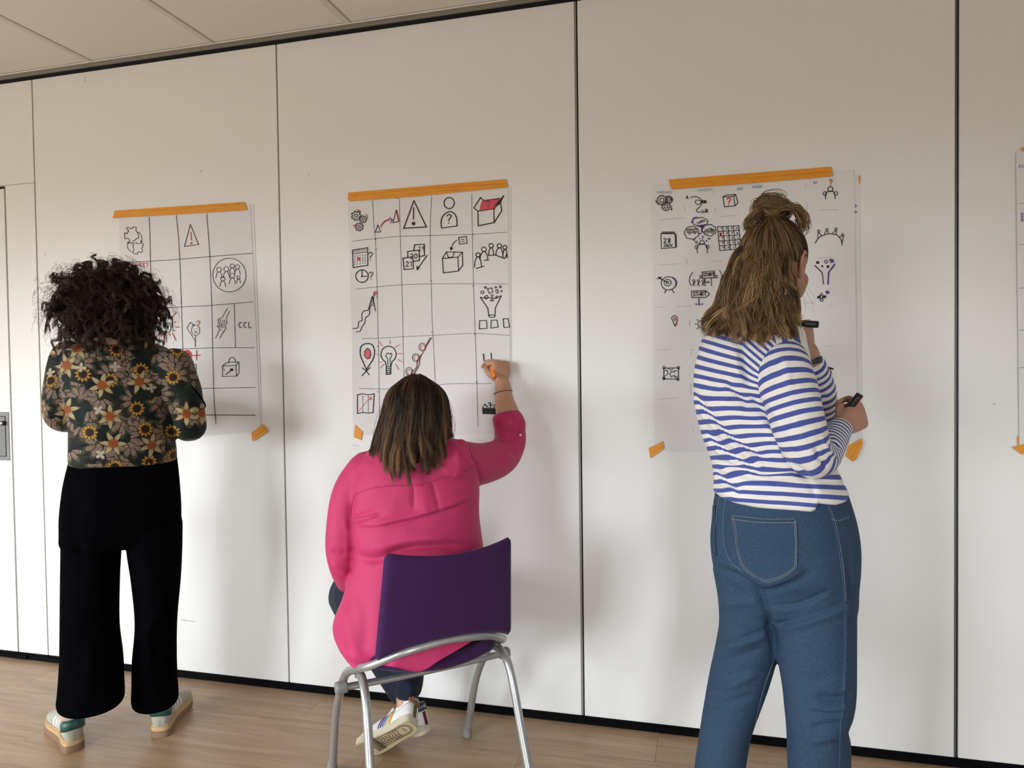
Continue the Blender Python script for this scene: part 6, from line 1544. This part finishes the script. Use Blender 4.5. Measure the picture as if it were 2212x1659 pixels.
# back pockets, pieces of denim sewn on
pk = [[(1583, 1113), (1612, 1117), (1655, 1121), (1690, 1121), (1719, 1121)], [(1588, 1145), (1625, 1150), (1660, 1152), (1695, 1152), (1720, 1150)], [(1592, 1180), (1628, 1184), (1662, 1186), (1695, 1184), (1721, 1180)], [(1601, 1215), (1632, 1218), (1664, 1220), (1694, 1218), (1721, 1212)], [(1613, 1231), (1640, 1250), (1662, 1257), (1692, 1248), (1718, 1232)]]
V, F = surf_patch(bj, None, .0028, .004, 22, 20, rows=pk); p_o = own(mesh_obj('back_pocket', V, F, M['denim']), pr3)
pk2 = [[(1541, 1092), (1543, 1092), (1547, 1093)], [(1539, 1130), (1542, 1130), (1546, 1130)], [(1538, 1170), (1542, 1172), (1547, 1173)], [(1541, 1195), (1545, 1200), (1550, 1198)]]
V, F = surf_patch(bj, None, .0022, .004, 8, 12, rows=pk2); own(mesh_obj('back_pocket', V, F, M['denim']), pr3)
edge = [(1583, 1114), (1588, 1145), (1592, 1180), (1601, 1215), (1613, 1232), (1640, 1250), (1661, 1256), (1692, 1247), (1717, 1230), (1720, 1212), (1721, 1180), (1720, 1150), (1719, 1121)]
ins = [((x-1655)*.955+1655, (y-1180)*.965+1179) for x, y in edge]
rim_ = [(1583, 1113), (1612, 1117), (1655, 1121), (1690, 1121), (1719, 1121)]; rim2 = [(x, y+8) for x, y in rim_]
def stitches(bv, L, off, r=.0007, parent=None, mat=None, nm='stitching', dash=True):
    P_ = catmull(np.array(L, float), 400); d_ = np.r_[0, np.cumsum(np.linalg.norm(np.diff(P_, axis=0), axis=1))]
    parts = []; s = 0
    while s < d_[-1]-2:
        q = [hit(bv, np.interp(s+a, d_, P_[:, 0]), np.interp(s+a, d_, P_[:, 1]), off) for a in ((0, 1.2, 2.4) if dash else (0, 2, 4))]
        if all(x is not None for x in q): parts.append(tube(np.array(q), r, n=5, smooth=False))
        s += 3.3 if dash else 4
    if parts:
        V, F = join(parts); o = own(mesh_obj(nm, V, F, mat or M['stitch']), parent or pr3); o['kind'] = 'stuff'
for L in (edge, ins, rim_, rim2): stitches(bj, L, .0036, .0006)
seat_seam = [(1569, 1070), (1563, 1110), (1562, 1150), (1567, 1185), (1580, 1215), (1600, 1230)]
for L in (seat_seam, [(1556, 1066), (1548, 1110), (1540, 1200)]): stitches(bj, L, .0008, .0005)
cords(bj, [seat_seam, [(1786, 1092), (1800, 1130), (1812, 1190), (1818, 1235), (1824, 1300), (1826, 1400), (1822, 1500), (1815, 1580), (1813, 1655)], [(1676, 1412), (1660, 1460), (1648, 1500), (1636, 1560), (1622, 1655)], [(1796, 1118), (1812, 1120), (1834, 1114)]], pr3, 'leg_seam', M['denimdark'], .0009, .0003)
stitches(bj, [(1790, 1092), (1804, 1130), (1816, 1190), (1822, 1235), (1827, 1300)], .0008, .0005); stitches(bj, [(1796, 1122), (1812, 1124), (1834, 1118)], .0012, .0006); stitches(bj, [(1672, 1425), (1656, 1465), (1644, 1505), (1632, 1560), (1618, 1655)], .0008, .0005)
V_ = surf_patch(bj, None, .003, .004, 6, 6, rows=[[(1706, 1121), (1718, 1121)], [(1706, 1127), (1718, 1127)]]); 
# shoes (below the frame)
for x, an, rg in ((0, anA, False), (1, anB, True)):
    shoe(pr3, (an[0]-.03*face3[0], an[1]-.05, .001), unit(v3*.75+r3*.6), (0, 0, 1), 1.0, 'b', rg)
# wrist watch strap on the raised hand
th = np.linspace(0, 2*np.pi, 30); bc = A(1749, 778, 1.98); ax_ = unit(yB); e1 = unit(np.cross(ax_, v3)); e2 = np.cross(e1, ax_)
V, F = loft([(bc-ax_*.009, e1*.031, e2*.031), (bc-ax_*.007, e1*.0325, e2*.0325), (bc+ax_*.007, e1*.0325, e2*.0325), (bc+ax_*.009, e1*.031, e2*.031)], m=10, n=30); own(mesh_obj('wrist_strap', V, F, M['band']), pr3)
# hair
rng = np.random.default_rng(33)
Gb = [[(1640, 500, 1.88), (1598, 540, 1.88), (1576, 590, 1.88), (1564, 640, 1.87), (1546, 685, 1.86), (1528, 714, 1.85)],
      [(1645, 495, 1.84), (1608, 540, 1.82), (1588, 590, 1.81), (1577, 645, 1.80), (1560, 690, 1.79), (1548, 722, 1.785)],
      [(1650, 492, 1.82), (1628, 540, 1.79), (1616, 590, 1.775), (1608, 650, 1.765), (1596, 690, 1.755), (1592, 718, 1.755)],
      [(1655, 491, 1.81), (1650, 540, 1.78), (1647, 595, 1.765), (1643, 650, 1.76), (1640, 695, 1.76), (1634, 735, 1.755)],
      [(1662, 491, 1.81), (1676, 540, 1.78), (1682, 595, 1.77), (1684, 650, 1.77), (1682, 696, 1.775), (1676, 734, 1.775)],
      [(1668, 492, 1.82), (1697, 540, 1.80), (1698, 590, 1.785), (1704, 640, 1.785), (1702, 680, 1.795), (1702, 712, 1.79)],
      [(1672, 494, 1.83), (1702, 532, 1.815), (1702, 580, 1.80), (1708, 630, 1.80), (1713, 675, 1.815), (1712, 716, 1.82)]]
Ga = [[(1743, 572, 1.851), (1746, 545, 1.836), (1737, 512, 1.836), (1710, 483, 1.846), (1685, 468, 1.866)], [(1736, 568, 1.826), (1735, 545, 1.811), (1720, 515, 1.806), (1696, 487, 1.826), (1675, 468, 1.856)],
      [(1716, 562, 1.798), (1711, 536, 1.781), (1700, 508, 1.786), (1683, 484, 1.811), (1668, 468, 1.846)], [(1692, 565, 1.776), (1687, 525, 1.771), (1677, 499, 1.786), (1668, 481, 1.816), (1662, 466, 1.856)],
      [(1640, 550, 1.771), (1642, 515, 1.776), (1648, 494, 1.801), (1655, 479, 1.826), (1660, 465, 1.856)], [(1603, 560, 1.821), (1610, 525, 1.816), (1627, 499, 1.826), (1645, 482, 1.846), (1655, 467, 1.866)]]
Ga.append([(1594, 575, 1.885), (1600, 530, 1.885), (1618, 498, 1.89), (1642, 480, 1.89), (1656, 467, 1.89)]); Ga.append([(1600, 575, 1.95), (1604, 530, 1.955), (1622, 498, 1.95), (1645, 480, 1.93), (1658, 467, 1.90)]); Ga.insert(0, [(1735, 565, 1.93), (1736, 530, 1.93), (1718, 498, 1.93), (1698, 478, 1.92), (1678, 467, 1.90)])
mass = loft([sec(480, 1645, 1688, 1.897, .05), sec(493, 1626, 1706, 1.897, .13), sec(514, 1611, 1719, 1.897, .165), sec(550, 1602, 1714, 1.887, .172), sec(590, 1588, 1708, 1.865, .16), sec(640, 1578, 1706, 1.85, .14), sec(680, 1568, 1708, 1.835, .12), sec(700, 1570, 1700, 1.82, .09)], m=34, n=40)
own(mesh_obj('hair_mass', mass[0], mass[1], M['hair3b']), pr3)
P, R, tn = guides_hair(Gb, 6400, 26, rng, .0036, .0190, 1.9, .024, .00078, .11, 80, (.34, .62), .014, .85)
P2_, R2_, t2_ = guides_hair(Ga, 2700, 26, rng, .003, .002, .8, .012, .0008, .03, 60, (.30, .42), .0)
P3_, R3_, t3_ = guides_hair(Gb, 300, 26, rng, .016, .013, 1.6, .0, .0004, .10, 120, (.45, .75), .03)
strands('hair', np.vstack([P, P2_, P3_]), np.vstack([R, R2_, R3_]), np.vstack([tn, t2_, t3_]), M['hair3'], pr3)
# bun: wound locks, with loose loops on the right
Cb = A(1664, 453, 1.875); m = 26
nl, per = 22, 95
n = nl*per
ql = rng.normal(size=(nl, 3)); ql /= np.linalg.norm(ql, axis=1)[:, None]
al = np.cross(ql, rng.normal(size=(nl, 3))*.5+np.array([.35, -.3, 1.0])); al /= np.linalg.norm(al, axis=1)[:, None]
sweep = rng.uniform(1.6, 2.9, nl); brl = rng.uniform(.027, .037, nl); lk = np.repeat(np.arange(nl), per)
tq = np.linspace(0, 1, m)[None]*sweep[lk][:, None]
dirs = ql[lk][:, None]*np.cos(tq)[..., None]+al[lk][:, None]*np.sin(tq)[..., None]
nrm = np.cross(ql, al)[lk][:, None]
ro, rw = rng.normal(0, .0035, (n, 1)), rng.normal(0, .0055, (n, 1)); tw = tq*1.5
P = Cb+(dirs*(brl[lk][:, None]+ro*np.cos(tw)+rw*np.sin(tw))[..., None]+nrm*(rw*np.cos(tw)-ro*np.sin(tw))[..., None])*np.array([1.15, 1.0, 1.0])
R = np.full((n, m), .00075); tn = np.clip(rng.normal(.52, .16, nl)[lk][:, None]+np.zeros((n, m))+rng.normal(0, .08, (n, 1)), 0, 1)
lo = [[(1672, 462, 1.85), (1698, 446, 1.83), (1722, 446, 1.84), (1740, 466, 1.85), (1740, 488, 1.86), (1726, 500, 1.86)], [(1675, 468, 1.84), (1695, 452, 1.82), (1718, 455, 1.82), (1730, 478, 1.84), (1722, 494, 1.85), (1700, 490, 1.85)], [(1650, 470, 1.84), (1635, 468, 1.83), (1622, 474, 1.83), (1614, 484, 1.84), (1618, 494, 1.845), (1635, 498, 1.84)], [(1655, 450, 1.85), (1640, 450, 1.84), (1627, 462, 1.84), (1618, 476, 1.84), (1622, 488, 1.845), (1640, 494, 1.84)], [(1640, 430, 1.87), (1650, 415, 1.87), (1680, 412, 1.87), (1700, 425, 1.87), (1705, 445, 1.87), (1695, 465, 1.86)]]
Pl, Rl, tl = guides_hair(lo[:2], 120, m, rng, .008, .006, 1.0, .006, .0008, .10, 24, (.45, .6), .004)
Pm, Rm, tm2 = guides_hair(lo[2:4], 130, m, rng, .006, .005, 1.0, .006, .0008, .10, 18, (.40, .5), .004)
Pn, Rn, tn3 = guides_hair(lo[3:], 90, m, rng, .006, .007, 1.0, .006, .0006, .10, 30, (.45, .6), .008)
own_b = strands('hair_bun', np.vstack([P, Pl, Pm, Pn]), np.vstack([R, Rl, Rm, Rn]), np.vstack([tn, tl, tm2, tn3]), M['hair3'], pr3)
V, F = ball(Cb, (.040, .035, .034)); own(mesh_obj('bun_core', V, F, M['hair3b']), pr3)
# two black markers
def marker(a, b, label, red=False):
    a, b = np.asarray(a), np.asarray(b); e = empty('marker_pen', tuple(a)); tag(e, label, 'marker')
    ax = unit(b-a); L = np.linalg.norm(b-a)
    def seg(nm, s0, s1, r0, r1, mat):
        V, F = tube([a+ax*(s0+(s1-s0)*k/4) for k in range(5)], [r0+(r1-r0)*k/4 for k in range(5)], n=20, smooth=False); return own(mesh_obj(nm, V, F, mat), e)
    seg('barrel', 0, L*.45, .0085, .0088, M['pen_black']); seg('cap', L*.45, L, .0092, .0096, M['pen_black']); seg('cap_end', L, L+.0015, .0085, .0078, M['greyplastic'])
    if red:
        w_ = unit(np.cross(ax, v3)); V, F = tube([a+ax*(L*.75)-w_*.0075-v3*.004, a+ax*(L*.97)-w_*.0075-v3*.004], .0022, n=6, smooth=False); own(mesh_obj('colour_label', V, F, M['pen_red']), e)
    return e
marker(A(1808, 918, 1.90), A(1858, 852, 1.87), 'black marker pointing up from fist of person in striped top', True)
marker(A(1700, 697, 1.945), A(1767, 701, 1.925), 'black marker held level at chin of person in striped top')
